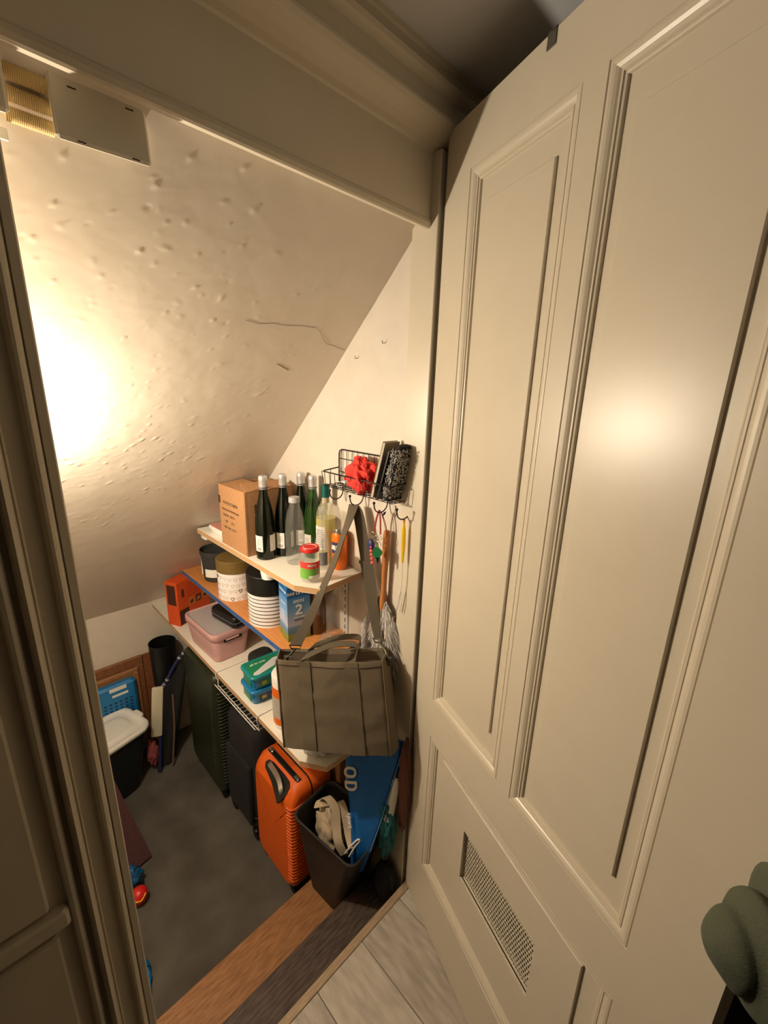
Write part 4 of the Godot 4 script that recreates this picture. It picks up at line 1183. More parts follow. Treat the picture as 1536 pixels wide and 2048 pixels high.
func waste_bin() -> void:
	# tapered rectangular bin standing on the lower tread
	var Y := -0.229
	var t := thing("waste_bin", "dark brown tapered waste bin holding canvas and a blue bag", "bin", Vector3(-0.1, Y, -0.31))
	var top := at(Vector3(-0.118, 0, -0.272), 7)
	var lo := at(Vector3(-0.098, 0, -0.325), 5)
	var H := 0.43
	var ring := func(k: float, e: float) -> PackedVector3Array:
		var a := rrect(0.16 - 2 * e, 0.17 - 2 * e, 0.03, 0.0, 5)
		var b := rrect(0.215 - 2 * e, 0.325 - 2 * e, 0.035, 0.0, 5)
		var o := PackedVector3Array()
		for i in a.size(): o.append((lo * a[i]).lerp(top * b[i], k) + Vector3(0, Y + H * k, 0))
		return o
	var rings := [ring.call(0.0, 0.006), ring.call(0.01, 0.0), ring.call(0.35, 0.0), ring.call(0.7, 0.0), ring.call(0.965, 0.0), ring.call(0.97, -0.005), ring.call(0.995, -0.006), ring.call(1.0, -0.003), ring.call(1.0, 0.002), ring.call(0.96, 0.004), ring.call(0.5, 0.004), ring.call(0.02, 0.006)]
	part(t, "body", MB.new().loft(rings), M.bin)
	# canvas bag with webbing straps, stuffed in the bin
	t = thing("canvas_bag", "crumpled beige canvas bag with long straps, stuffed in the bin", "bag", Vector3(-0.13, 0.0, -0.31))
	part(t, "cloth", blob(Vector3(-0.128, 0.1, -0.315), Vector3(0.05, 0.12, 0.075), 0.45, 81, 1.8, 30), M.natural)
	part(t, "strap", band(curve([Vector3(-0.13, 0.2, -0.38), Vector3(-0.135, 0.27, -0.34), Vector3(-0.13, 0.25, -0.29), Vector3(-0.15, 0.2, -0.255), Vector3(-0.165, 0.165, -0.225), Vector3(-0.155, 0.12, -0.2)]), curve([Vector3(0.03, 0, 0.01), Vector3(0.03, 0, 0.012), Vector3(0.03, 0, 0.014), Vector3(0.028, 0.006, 0.016), Vector3(0.026, 0.008, 0.018), Vector3(0.024, 0.01, 0.018)]), 0.003), M.natural)
	part(t, "strap", band(curve([Vector3(-0.1, 0.2, -0.33), Vector3(-0.098, 0.25, -0.3), Vector3(-0.105, 0.23, -0.26), Vector3(-0.12, 0.18, -0.22), Vector3(-0.145, 0.17, -0.17)]), curve([Vector3(0.03, 0, 0.006), Vector3(0.03, 0, 0.01), Vector3(0.026, 0.004, 0.016), Vector3(0.022, 0.008, 0.018), Vector3(0.018, 0.01, 0.018)]), 0.003), M.natural)
	part(t, "flap", band(curve([Vector3(-0.17, 0.215, -0.37), Vector3(-0.15, 0.235, -0.355), Vector3(-0.12, 0.22, -0.345), Vector3(-0.11, 0.17, -0.335)]), curve([Vector3(0.004, 0.004, 0.01), Vector3(0.006, 0.01, 0.05), Vector3(0.006, 0.008, 0.055), Vector3(0.004, 0.0, 0.04)]), 0.003), M.natural)
	# white tongs-like loops sticking up at the near end
	t = thing("fabric_loops", "white fabric loops poking out of the bin's near corner", "fabric", Vector3(-0.155, 0.13, -0.16))
	for q in [0.0, 0.02]:
		part(t, "loop", tube(curve([Vector3(-0.165 + q, 0.15, -0.185), Vector3(-0.15 + q, 0.205, -0.16), Vector3(-0.138 + q, 0.235, -0.143), Vector3(-0.134 + q, 0.228, -0.138), Vector3(-0.145 + q, 0.195, -0.152), Vector3(-0.157 + q, 0.14, -0.17)]), 0.0035, 6), M.paper)
	# blue sports bag standing in the bin, folded to a point at the bottom
	t = thing("blue_bag", "bright blue bag with white lettering, wedged upright in the bin", "bag", Vector3(-0.1, 0.0, -0.15))
	var A := [[-0.1, 0.565, -0.272, -0.002, 0.655, -0.058], [-0.103, 0.51, -0.262, -0.008, 0.59, -0.064], [-0.112, 0.42, -0.235, -0.035, 0.47, -0.075], [-0.128, 0.3, -0.2, -0.075, 0.34, -0.082], [-0.14, 0.18, -0.178, -0.118, 0.215, -0.092], [-0.13, 0.02, -0.2, -0.1, 0.03, -0.15]]
	var rg := []
	var away := Vector3(0.7, -0.1, -0.7)
	for a in A:
		var l := Vector3(a[0], a[1], a[2])
		var r := Vector3(a[3], a[4], a[5])
		var o := PackedVector3Array()
		for k in 12:
			var u := float(k) / 11
			o.append(l.lerp(r, u) - away * 0.012 * sin(u * PI) * (1.0 + 0.3 * sin(u * 7.0)))
		for k in 12:
			var u := 1.0 - float(k) / 11
			o.append(l.lerp(r, u) + away * (0.008 + 0.03 * sin(u * PI)))
		rg.append(o)
	part(t, "shell", MB.new().loft(rg), M.blue_bag)
	part(t, "zip", tube(curve([Vector3(-0.004, 0.655, -0.056), Vector3(-0.012, 0.59, -0.062), Vector3(-0.039, 0.47, -0.073), Vector3(-0.08, 0.34, -0.08), Vector3(-0.123, 0.215, -0.09)]), 0.002, 5), M.blue_mid)
	var lf := frame(Vector3(-0.1185, 0.452, -0.211), Vector3(-0.06, -0.38, 0.11), Vector3(0.55, 0.15, 0.8))
	text(t, "OD", 0.048, lf, M.paper, true, 0.002)
	lf = frame(Vector3(-0.146, 0.3, -0.182), Vector3(-0.06, -0.38, 0.11), Vector3(0.4, 0.15, 0.6))
	text(t, "sport", 0.016, lf, M.paper, true, 0.002)
	# things packed between the blue bag and the jamb
	t = thing("spray_bottle", "white bottle with a black cap behind the blue bag", "bottle", Vector3(-0.034, 0.3, -0.075))
	part(t, "body", lathe([Vector2(0, 0), Vector2(0.018, 0.0), Vector2(0.02, 0.004), Vector2(0.02, 0.17), Vector2(0.012, 0.185), Vector2(0, 0.186)], 20).xf(frame(Vector3(-0.05, 0.32, -0.078), Vector3(0.9, -0.2, 0), Vector3(0.16, 1.0, 0.02))), M.white)
	part(t, "cap", lathe([Vector2(0, 0.18), Vector2(0.014, 0.18), Vector2(0.014, 0.215), Vector2(0, 0.216)], 20).xf(frame(Vector3(-0.05, 0.32, -0.078), Vector3(0.9, -0.2, 0), Vector3(0.16, 1.0, 0.02))), M.black)
	single("teal_cloth", blob(Vector3(-0.045, 0.27, -0.085), Vector3(0.032, 0.13, 0.035), 0.5, 91, 2.2, 24), M.teal_cloth, "crumpled teal cloth hanging over the bin's rim", "cloth")
	single("mesh_sack", blob(Vector3(-0.012, 0.48, -0.035), Vector3(0.011, 0.2, 0.028), 0.3, 93, 3.0, 24), M.red_brown, "rust-brown mesh sack against the jamb", "sack")
	single("hardboard_sheet", bx(Vector3(-0.012, -0.345, -0.435), Vector3(0.015, 0.56, -0.405), 0.001), M.card_dark, "brown hardboard sheet against the wall behind the bin", "board")

func wall_rack() -> void:
	var t := thing("wall_rack", "black wire wall basket with four hooks beneath", "wire rack", Vector3(0.015, 1.532, -0.275))
	var zl := -0.445
	var zr := -0.105
	var xb := 0.014
	var xf := -0.064
	var yb := 1.532
	var yr := 1.584
	var yt := 1.655
	var R := 0.0024
	part(t, "back_frame", tube([Vector3(xb, yb, zl), Vector3(xb, yt - 0.015, zl), Vector3(xb, yt - 0.004, zl + 0.005), Vector3(xb, yt, zl + 0.016), Vector3(xb, yt, zr - 0.016), Vector3(xb, yt - 0.004, zr - 0.005), Vector3(xb, yt - 0.015, zr), Vector3(xb, yb, zr)], R), M.black_wire)
	part(t, "rim", tube([Vector3(xb, yr + 0.006, zl), Vector3(xf + 0.01, yr, zl), Vector3(xf, yr, zl + 0.008), Vector3(xf, yr, zr - 0.008), Vector3(xf + 0.01, yr, zr), Vector3(xb, yr + 0.006, zr)], R), M.black_wire)
	var g := MB.new()
	for i in 12:
		var z := lerpf(zl + 0.015, zr - 0.015, i / 11.0)
		g.add(tube([Vector3(xb, yt, z), Vector3(xb, yb + 0.006, z), Vector3(xb - 0.006, yb, z), Vector3(xf + 0.012, yb, z), Vector3(xf + 0.004, yb + 0.006, z), Vector3(xf, yr, z)], 0.0012, 5))
	for q in [[xb, yb], [xb, 1.575], [xb, 1.622], [-0.012, yb], [-0.038, yb], [xf + 0.008, yb]]:
		g.add(tube([Vector3(q[0], q[1], zl), Vector3(q[0], q[1], zr)], 0.0014, 5))
	for z in [zl, zr]:
		g.add(tube([Vector3(xb, yb, z), Vector3(xf + 0.008, yb, z), Vector3(xf, yr, z)], 0.0014, 5))
		g.add(tube([Vector3(-0.025, yb, z), Vector3(-0.025, yr, z)], 0.0012, 5))
	part(t, "wire_grid", g, M.black_wire)
	for z in [-0.42, -0.31, -0.192, -0.088 - 0.004]:
		var p := []
		p.append(Vector3(0.012, yb, z))
		for k in 11:
			var a := PI * k / 10.0
			p.append(Vector3(-0.018 + cos(a) * 0.03, 1.507 - sin(a) * 0.027, z))
		p.append(Vector3(-0.049, 1.513, z))
		var h := part(t, "hook", tube(p, 0.0022), M.black_wire)
		part(h, "ball", lathe([Vector2(0, -0.005), Vector2(0.0035, -0.0035), Vector2(0.005, 0), Vector2(0.0035, 0.0035), Vector2(0, 0.005)], 10).xf(at(Vector3(-0.049, 1.516, z))), M.black_wire)
	# contents
	var rc := blob(Vector3(-0.028, 1.588, -0.275), Vector3(0.033, 0.052, 0.06), 0.75, 101, 1.5, 34)
	var o := single("red_cloth_bag", rc, M.red_cloth, "crumpled bright red cloth bag in the wire basket", "cloth")
	var f := frame(Vector3(-0.022, 1.534, -0.195), Vector3(1, 0, 0.0), Vector3(0.02, 1, 0.28))
	var bk := thing("notebook", "worn grey-brown notebook leaning upright in the wire basket", "book", Vector3(-0.02, 1.534, -0.19))
	part(bk, "cover", bx(Vector3(-0.034, 0, -0.008), Vector3(0.03, 0.185, -0.0065), 0.0004).xf(f), M.old_paper)
	part(bk, "pages", bx(Vector3(-0.033, 0.001, -0.0065), Vector3(0.029, 0.183, 0.002), 0.0004).xf(f), M.grey_paper)
	part(bk, "cover", bx(Vector3(-0.034, 0, 0.002), Vector3(0.03, 0.185, 0.0035), 0.0004).xf(f), M.old_paper)
	f = frame(Vector3(-0.024, 1.534, -0.174), Vector3(1, 0, 0.0), Vector3(0.02, 1, 0.3))
	single("booklet", bx(Vector3(-0.03, 0, -0.003), Vector3(0.03, 0.16, 0.003), 0.0005).xf(f), M.black, "thin black booklet next to the notebook", "book")
	# patterned sleeve: black cloth pouch with pale sprigs
	f = frame(Vector3(-0.02, 1.536, -0.138), Vector3(1, 0, 0.0), Vector3(0.02, 1, 0.24))
	var sl := thing("patterned_pouch", "black pouch with a pale grey sprig pattern, upright in the basket", "pouch", Vector3(-0.02, 1.536, -0.14))
	var rings := []
	for i in 11:
		var v := i / 10.0
		rings.append(rrect(0.078 * (0.9 + 0.1 * sin(v * PI)) * (1.0 if v < 0.85 else 1.0 - (v - 0.85) * 2.4), 0.03 * (0.6 + 0.5 * sin(v * PI)), 0.013, v * 0.175, 5))
	part(sl, "shell", MB.new().loft(rings).xf(f), M.black_rough)
	var sp := MB.new()
	for i in 520:
		var u := rng.randf_range(-0.036, 0.036)
		var v := rng.randf_range(0.01, 0.165)
		var zz := 0.0165 * (0.62 + 0.42 * sin(v / 0.175 * PI))
		var a := rng.randf_range(0, PI)
		var dd := Vector3(cos(a), sin(a), 0) * rng.randf_range(0.004, 0.008)
		sp.add(tube([f * (Vector3(u, v, zz) - dd * 0.5), f * (Vector3(u, v, zz + 0.0006)), f * (Vector3(u, v, zz) + dd * 0.5)], 0.0009, 3))
	for i in 200:
		var v := rng.randf_range(0.01, 0.16)
		var zz := rng.randf_range(-0.012, 0.013)
		var dy := rng.randf_range(0.003, 0.007)
		sp.add(tube([f * Vector3(-0.0372 - 0.0035 * sin(v / 0.175 * PI), v, zz), f * Vector3(-0.0372 - 0.0035 * sin(v / 0.175 * PI), v + dy, zz + rng.randf_range(-0.004, 0.004))], 0.0006, 3))
	part(sl, "sprig_pattern", sp, M.fur)
	var tin := thing("metal_clip_bundle", "small bundle of shiny steel clips at the basket's far end", "clips", Vector3(-0.02, 1.5345, -0.38))
	for i in 4:
		part(tin, "clip", tube(curve([Vector3(-0.045 + i * 0.012, 1.538, -0.41 + i * 0.01), Vector3(-0.03 + i * 0.012, 1.55, -0.39), Vector3(-0.02 + i * 0.01, 1.546, -0.365), Vector3(-0.03 + i * 0.012, 1.538, -0.37 + i * 0.006)]), 0.0025, 5), M.steel)

func tote_bag() -> void:
	var BL := Vector3(-0.355, 0.71, -0.276)
	var BR := Vector3(-0.107, 0.696, -0.021)
	var TL := Vector3(-0.333, 1.004, -0.34)
	var TR := Vector3(-0.087, 1.008, -0.094)
	var a := Vector3(0.709, 0, -0.705)
	var nz := FastNoiseLite.new()
	nz.seed = 4
	nz.frequency = 0.9
	var t := thing("tote_bag", "grey-brown canvas tote bag hanging by its shoulder strap from the wire rack", "bag", Vector3(-0.2, 0.69, -0.2))
	# point on the front panel: u left to right, v bottom to top, out = metres proud
	var front := func(u: float, v: float, out: float) -> Vector3:
		var l := BL.lerp(TL, v)
		var r := BR.lerp(TR, v)
		var b := 0.014 * sin(u * PI) * (1.0 - 0.75 * v) + 0.006 * nz.get_noise_2d(u * 3.0, v * 4.0)
		b += 0.005 * exp(-pow((v - 0.12 - 0.2 * (u - 0.7)) / 0.05, 2)) * clampf((u - 0.6) * 4.0, 0, 1)
		b += 0.004 * exp(-pow((v - 0.3 - 0.35 * (u - 0.7)) / 0.05, 2)) * clampf((u - 0.62) * 4.0, 0, 1)
		var sag := -0.008 * sin(u * PI) * v * v
		var p := l.lerp(r, u) - a * (b + out) + Vector3(0, sag + 0.01 * sin(u * PI) * (1 - v) * (1 - v) - 0.006 * u * (1 - v), 0)
		return p
	var rings := []
	var n := 22
	for j in 17:
		var v := j / 16.0
		var ring := PackedVector3Array()
		for k in n + 1: ring.append(front.call(float(k) / n, v, 0.0))
		var r: Vector3 = front.call(1.0, v, 0.0)
		var l: Vector3 = front.call(0.0, v, 0.0)
		var gr := Vector3(0.078, 0, -0.042) * (1.0 - 0.1 * v)
		var gl := Vector3(0.045, 0, -0.05) * (1.0 - 0.15 * v)
		for k in range(1, 6): ring.append(r + gr * (k / 6.0) - a * 0.006 * sin(k / 6.0 * PI) * (1 - v) + Vector3(0.004, 0, 0.012) * sin(k / 6.0 * PI) * (1 - v))
		for k in 8: ring.append((r + gr).lerp(l + gl, k / 7.0) + a * 0.012 * sin(k / 7.0 * PI) + Vector3(0, -0.008 * sin(k / 7.0 * PI) * v, 0))
		for k in range(1, 4): ring.append((l + gl).lerp(l, k / 4.0))
		rings.append(ring)
	# turn over the lip and run down inside
	var top: PackedVector3Array = rings[16]
	var cen := Vector3.ZERO
	for p in top: cen += p
	cen /= top.size()
	var lip := PackedVector3Array()
	var deep := PackedVector3Array()
	for p in top:
		var d := (cen - p)
		d.y = 0
		lip.append(p + d.normalized() * 0.004 + Vector3(0, 0.001, 0))
		deep.append(p + d.normalized() * 0.006 + Vector3(0, -0.2, 0))
	rings.append(lip)
	rings.append(deep)
	part(t, "body", MB.new().loft(rings), M.canvas)
	# webbing bands sewn on the front
	for q in [[0.19, 0.315], [0.635, 0.765]]:
		var pa := []
		var sd := []
		for j in 17:
			var v := j / 16.0
			pa.append(front.call((q[0] + q[1]) * 0.5, v, 0.0012))
			sd.append(front.call(q[1], v, 0.0012) - front.call(q[0], v, 0.0012))
		part(t, "webbing_band", band(pa, sd, 0.0022), M.canvas_band)
	# hem stitched along the top, seams beside the bands, piping down the corners
	var hm := MB.new()
	var line := func(u0: float, v0: float, u1: float, v1: float, rad: float) -> MB:
		var pts := []
		for k in 13: pts.append(front.call(lerpf(u0, u1, k / 12.0), lerpf(v0, v1, k / 12.0), 0.0012))
		return tube(pts, rad, 5)
	part(t, "hem_stitching", line.call(0.0, 0.945, 1.0, 0.945, 0.0011), M.ink)
	for u in [0.317, 0.767]: hm.add(line.call(u, 0.0, u, 0.99, 0.0012))
	part(t, "seam_lines", hm, M.ink)
	part(t, "corner_piping", line.call(1.0, 0.0, 1.0, 1.0, 0.0028), M.canvas)
	part(t, "corner_piping", line.call(0.0, 0.0, 0.0, 1.0, 0.0024), M.canvas)
	# carrying handles flopped over the opening
	for q in [[0.25, 0.70, 0.0, 0.036], [0.3, 0.72, 0.07, 0.02]]:
		var s: Vector3 = front.call(q[0], 1.0, 0.0) + a * q[2]
		var e: Vector3 = front.call(q[1], 1.0, 0.0) + a * q[2]
		var m1 := s.lerp(e, 0.2) + Vector3(0, q[3] * 0.55, 0) + a * 0.02
		var m2 := s.lerp(e, 0.6) + Vector3(0, q[3], 0) + a * 0.045
		var m3 := s.lerp(e, 1.08) + Vector3(0, q[3] * 0.95, 0) + a * 0.05
		var m4 := s.lerp(e, 1.1) + Vector3(0, q[3] * 0.4, 0) + a * 0.025
		var path := curve([s - Vector3(0, 0.012, 0), s + Vector3(0, 0.008, 0) + a * 0.004, m1, m2, m3, m4, e - Vector3(0, 0.004, 0)], 6)
		var w := []
		var uu := (e - s).normalized()
		for k in path.size():
			var f := float(k) / (path.size() - 1)
			w.append((uu * 0.028).lerp(a * 0.016 + Vector3(0, 0.012, 0), smoothstep(0.0, 0.3, f) - smoothstep(0.8, 1.0, f)))
		part(t, "carry_handle", band(path, w, 0.004), M.webbing)
	# D-ring tabs and snap hooks
	var cl := Vector3(-0.268, 1.03, -0.325)
	var cr := Vector3(-0.036, 1.03, -0.165)
	var sn := mat(c8(40, 38, 32), 0.4, 0.6)
	var br := mat(c8(96, 96, 70), 0.35, 0.7)
	for q in [[cl, front.call(0.1, 1.0, 0.0) + a * 0.02, sn, Vector3(0.707, 0, 0.707)], [cr, front.call(1.0, 1.0, 0.0) + Vector3(0.035, -0.01, -0.01), br, Vector3(0.5, 0, 0.8)]]:
		var c: Vector3 = q[0]
		var s: Vector3 = q[3].normalized()
		var rp := [c - s * 0.021 + Vector3(0, 0.004, 0), c + s * 0.021 + Vector3(0, 0.004, 0), c + s * 0.014 - Vector3(0, 0.009, 0), c - s * 0.014 - Vector3(0, 0.009, 0)]
		var hk := part(t, "snap_hook", tube(rp, 0.0026, 6, true), q[2], "metal snap hook")
		var e2: Vector3 = q[1]
		part(hk, "hook_body", tube(curve([c - Vector3(0, 0.009, 0), c.lerp(e2, 0.5) + s * 0.004, e2, e2 - Vector3(0, 0.008, 0) - s * 0.004, c.lerp(e2, 0.6) - s * 0.006]), 0.0036, 6), q[2])
		part(t, "tab", band([e2 + Vector3(0, 0.004, 0) + s * 0.0, e2 - Vector3(0, 0.03, 0) + s * -0.004], [s * 0.026, s * 0.026], 0.005), M.webbing)
	# shoulder strap over the rack's second hook
	var L := [cl + Vector3(0, 0.004, 0), Vector3(-0.243, 1.081, -0.317), Vector3(-0.210, 1.142, -0.309), Vector3(-0.173, 1.225, -0.298), Vector3(-0.128, 1.302, -0.297), Vector3(-0.087, 1.380, -0.301), Vector3(-0.052, 1.443, -0.305), Vector3(-0.03, 1.4835, -0.31)]
	var Lw := [Vector3(0.03, 0.0, 0.028), Vector3(0.03, 0.004, 0.026), Vector3(0.026, 0.01, 0.026), Vector3(0.014, 0.016, 0.026), Vector3(0.008, 0.012, 0.026), Vector3(-0.004, 0.008, 0.03), Vector3(0.004, 0.004, 0.034), Vector3(0.012, 0, 0.036)]
	part(t, "shoulder_strap", band(curve(L, 6), curve(Lw, 6), 0.0028), M.webbing)
	var R := [Vector3(-0.03, 1.4835, -0.309), Vector3(-0.025, 1.451, -0.292), Vector3(-0.024, 1.358, -0.266), Vector3(-0.024, 1.285, -0.246)]
	var Rw := [Vector3(0.012, 0, 0.036), Vector3(0.018, 0.002, 0.034), Vector3(0.02, 0.004, 0.034), Vector3(0.022, 0.004, 0.034)]
	part(t, "shoulder_strap", band(curve(R, 6), curve(Rw, 6), 0.0028), M.webbing)
	var Q := [Vector3(-0.026, 1.29, -0.247), Vector3(-0.026, 1.22, -0.227), Vector3(-0.03, 1.162, -0.209), Vector3(-0.033, 1.09, -0.187), cr + Vector3(0, 0.004, 0)]
	var Qw := [Vector3(0.024, 0.004, 0.036), Vector3(0.022, 0.004, 0.036), Vector3(0.02, 0.002, 0.034), Vector3(0.02, 0, 0.03), Vector3(0.018, 0, 0.026)]
	part(t, "shoulder_strap", band(curve(Q, 6), curve(Qw, 6), 0.0032), M.webbing)
	part(t, "strap_slider", band([Vector3(-0.026, 1.296, -0.249), Vector3(-0.026, 1.286, -0.246)], [Vector3(0.027, 0.004, 0.042), Vector3(0.027, 0.004, 0.042)], 0.006), M.webbing)

func hanging_items() -> void:
	# feather duster
	var t := thing("feather_duster", "feather duster with a turned wooden handle and grey plumage", "duster", Vector3(-0.006, 0.8, -0.18))
	part(t, "handle", lathe([Vector2(0, 0), Vector2(0.015, 0.0), Vector2(0.0155, 0.004), Vector2(0.013, 0.03), Vector2(0.0095, 0.06), Vector2(0.0095, 0.12), Vector2(0.011, 0.17), Vector2(0.0125, 0.22), Vector2(0.0125, 0.27), Vector2(0.01, 0.288), Vector2(0, 0.292)], 20).xf(frame(Vector3(-0.003, 1.13, -0.184), Vector3(1, 0, 0), Vector3(-0.02, 1, 0.03))), M.wood_handle)
	var hc := Vector3(-0.004, 0.985, -0.19)
	var hr := Vector3(0.021, 0.185, 0.082)
	part(t, "plumage_core", blob(hc, hr * 0.96, 0.2, 121, 4.0, 24), M.fur)
	var fa := MB.new()
	var fb := MB.new()
	for i in 2600:
		var u := rng.randf_range(0.0, TAU)
		var v := acos(rng.randf_range(-0.98, 0.98))
		var d := Vector3(sin(v) * cos(u), cos(v), sin(v) * sin(u))
		var p := hc + d * hr
		if p.x > 0.0165: continue
		var dn := Vector3(d.x * 0.006, -rng.randf_range(0.02, 0.045), d.z * 0.02 + rng.randf_range(-0.006, 0.006))
		var sd := Vector3(rng.randf_range(-0.5, 0.5), 0, rng.randf_range(-1, 1)).normalized() * 0.0013
		(fb if rng.randf() < 0.35 - 0.5 * d.y else fa).tri(p - sd, p + sd, p + dn + Vector3(min(d.x, 0.0) * 0.006, 0, 0))
	part(t, "feathers", fa, M.fur, "pale grey feathers").set_meta("kind", "stuff")
	part(t, "feathers", fb, M.fur_dark, "dark grey feathers").set_meta("kind", "stuff")
	part(t, "hanging_loop", tube(curve([Vector3(-0.006, 1.415, -0.176), Vector3(-0.012, 1.45, -0.182), Vector3(-0.018, 1.4835, -0.19), Vector3(-0.016, 1.45, -0.172), Vector3(-0.006, 1.415, -0.172)]), 0.0012, 5), M.cord_red)
	# bunch of key fobs on a red cord
	t = thing("key_fobs", "bunch of key fobs on a dark red cord, hung on the third hook", "keyring", Vector3(-0.04, 1.32, -0.19))
	part(t, "cord", band(curve([Vector3(-0.026, 1.49, -0.19), Vector3(-0.03, 1.46, -0.198), Vector3(-0.034, 1.412, -0.205)]), curve([Vector3(0, 0, 0.006), Vector3(0, 0, 0.006), Vector3(0, 0, 0.006)]), 0.0025), M.cord_red)
	part(t, "cord", band(curve([Vector3(-0.026, 1.49, -0.189), Vector3(-0.03, 1.455, -0.18), Vector3(-0.032, 1.412, -0.176)]), curve([Vector3(0, 0, 0.005), Vector3(0, 0, 0.005), Vector3(0, 0, 0.005)]), 0.0025), M.cord_red)
	for q in [[1.404, -0.207], [1.395, -0.19], [1.4, -0.178], [1.378, -0.196], [1.378, -0.18]]:
		var rp := []
		for k in 14: rp.append(Vector3(-0.036 + sin(TAU * k / 14) * 0.003, q[0] + cos(TAU * k / 14) * 0.009, q[1] + sin(TAU * k / 14) * 0.009))
		part(t, "ring", tube(rp, 0.0013, 5, true), M.steel)
	part(t, "dark_fob", blob(Vector3(-0.04, 1.368, -0.212), Vector3(0.008, 0.02, 0.015), 0.2, 131, 4.0, 10), M.navy, "dark blue fob")
	for i in 5:
		part(t, "bead", blob(Vector3(-0.042, 1.363 - i * 0.0135, -0.208 + 0.002 * i), Vector3(0.006, 0.0065, 0.007), 0.1, 140 + i, 3.0, 8), M.coral, "coral pink bead")
	# flat green trinket
	var cg := Vector3(-0.042, 1.352, -0.178)
	var tg := MB.new()
	var pl := []
	for k in 20:
		var u := TAU * k / 20
		pl.append(Vector2(cos(u) * (0.015 + 0.0022 * cos(4 * u)), sin(u) * (0.019 + 0.002 * cos(3 * u))))
	tg = prism(pl, 0.006, frame(cg, Vector3(0.6, 0, 0.8), Vector3.UP))
	part(t, "green_trinket", tg, M.trinket_green, "flat green plastic trinket")
	part(t, "tag", prism([Vector2(-0.006, 0), Vector2(0.006, 0), Vector2(0.001, -0.022)], 0.004, frame(cg + Vector3(-0.001, -0.016, 0.004), Vector3(0.6, 0, 0.8), Vector3.UP)), M.black)
	part(t, "leaf_charm", prism([Vector2(0, 0), Vector2(0.008, 0.006), Vector2(0.012, 0.018), Vector2(0.002, 0.012)], 0.002, frame(Vector3(-0.018, 1.47, -0.182), Vector3(0.5, 0, 0.85), Vector3.UP)), M.black)
	# yellow rubber strip with white string
	t = thing("balloon_strip", "limp yellow balloon on white string, hung on the last hook", "balloon", Vector3(-0.02, 1.17, -0.09))
	part(t, "balloon", MB.new().loft([rrect(0.004, 0.004, 0.0015, 0.0, 3), rrect(0.006, 0.013, 0.003, -0.03, 3), rrect(0.006, 0.014, 0.003, -0.08, 3), rrect(0.005, 0.009, 0.002, -0.12, 3), rrect(0.004, 0.007, 0.002, -0.137, 3)]).xf(at(Vector3(-0.018, 1.474, -0.088), 35)), M.yellow)
	part(t, "neck_ring", tube([Vector3(-0.018, 1.474, -0.092), Vector3(-0.016, 1.48, -0.088), Vector3(-0.018, 1.474, -0.084), Vector3(-0.02, 1.47, -0.088)], 0.002, 5, true), mat(c8(206, 120, 30), 0.5))
	part(t, "string", tube(curve([Vector3(-0.018, 1.338, -0.088), Vector3(-0.017, 1.29, -0.088), Vector3(-0.016, 1.25, -0.09), Vector3(-0.018, 1.2, -0.1), Vector3(-0.018, 1.165, -0.105), Vector3(-0.016, 1.18, -0.1), Vector3(-0.015, 1.24, -0.09), Vector3(-0.014, 1.2, -0.088), Vector3(-0.015, 1.16, -0.094)]), 0.0014, 5), M.paper, "white string")

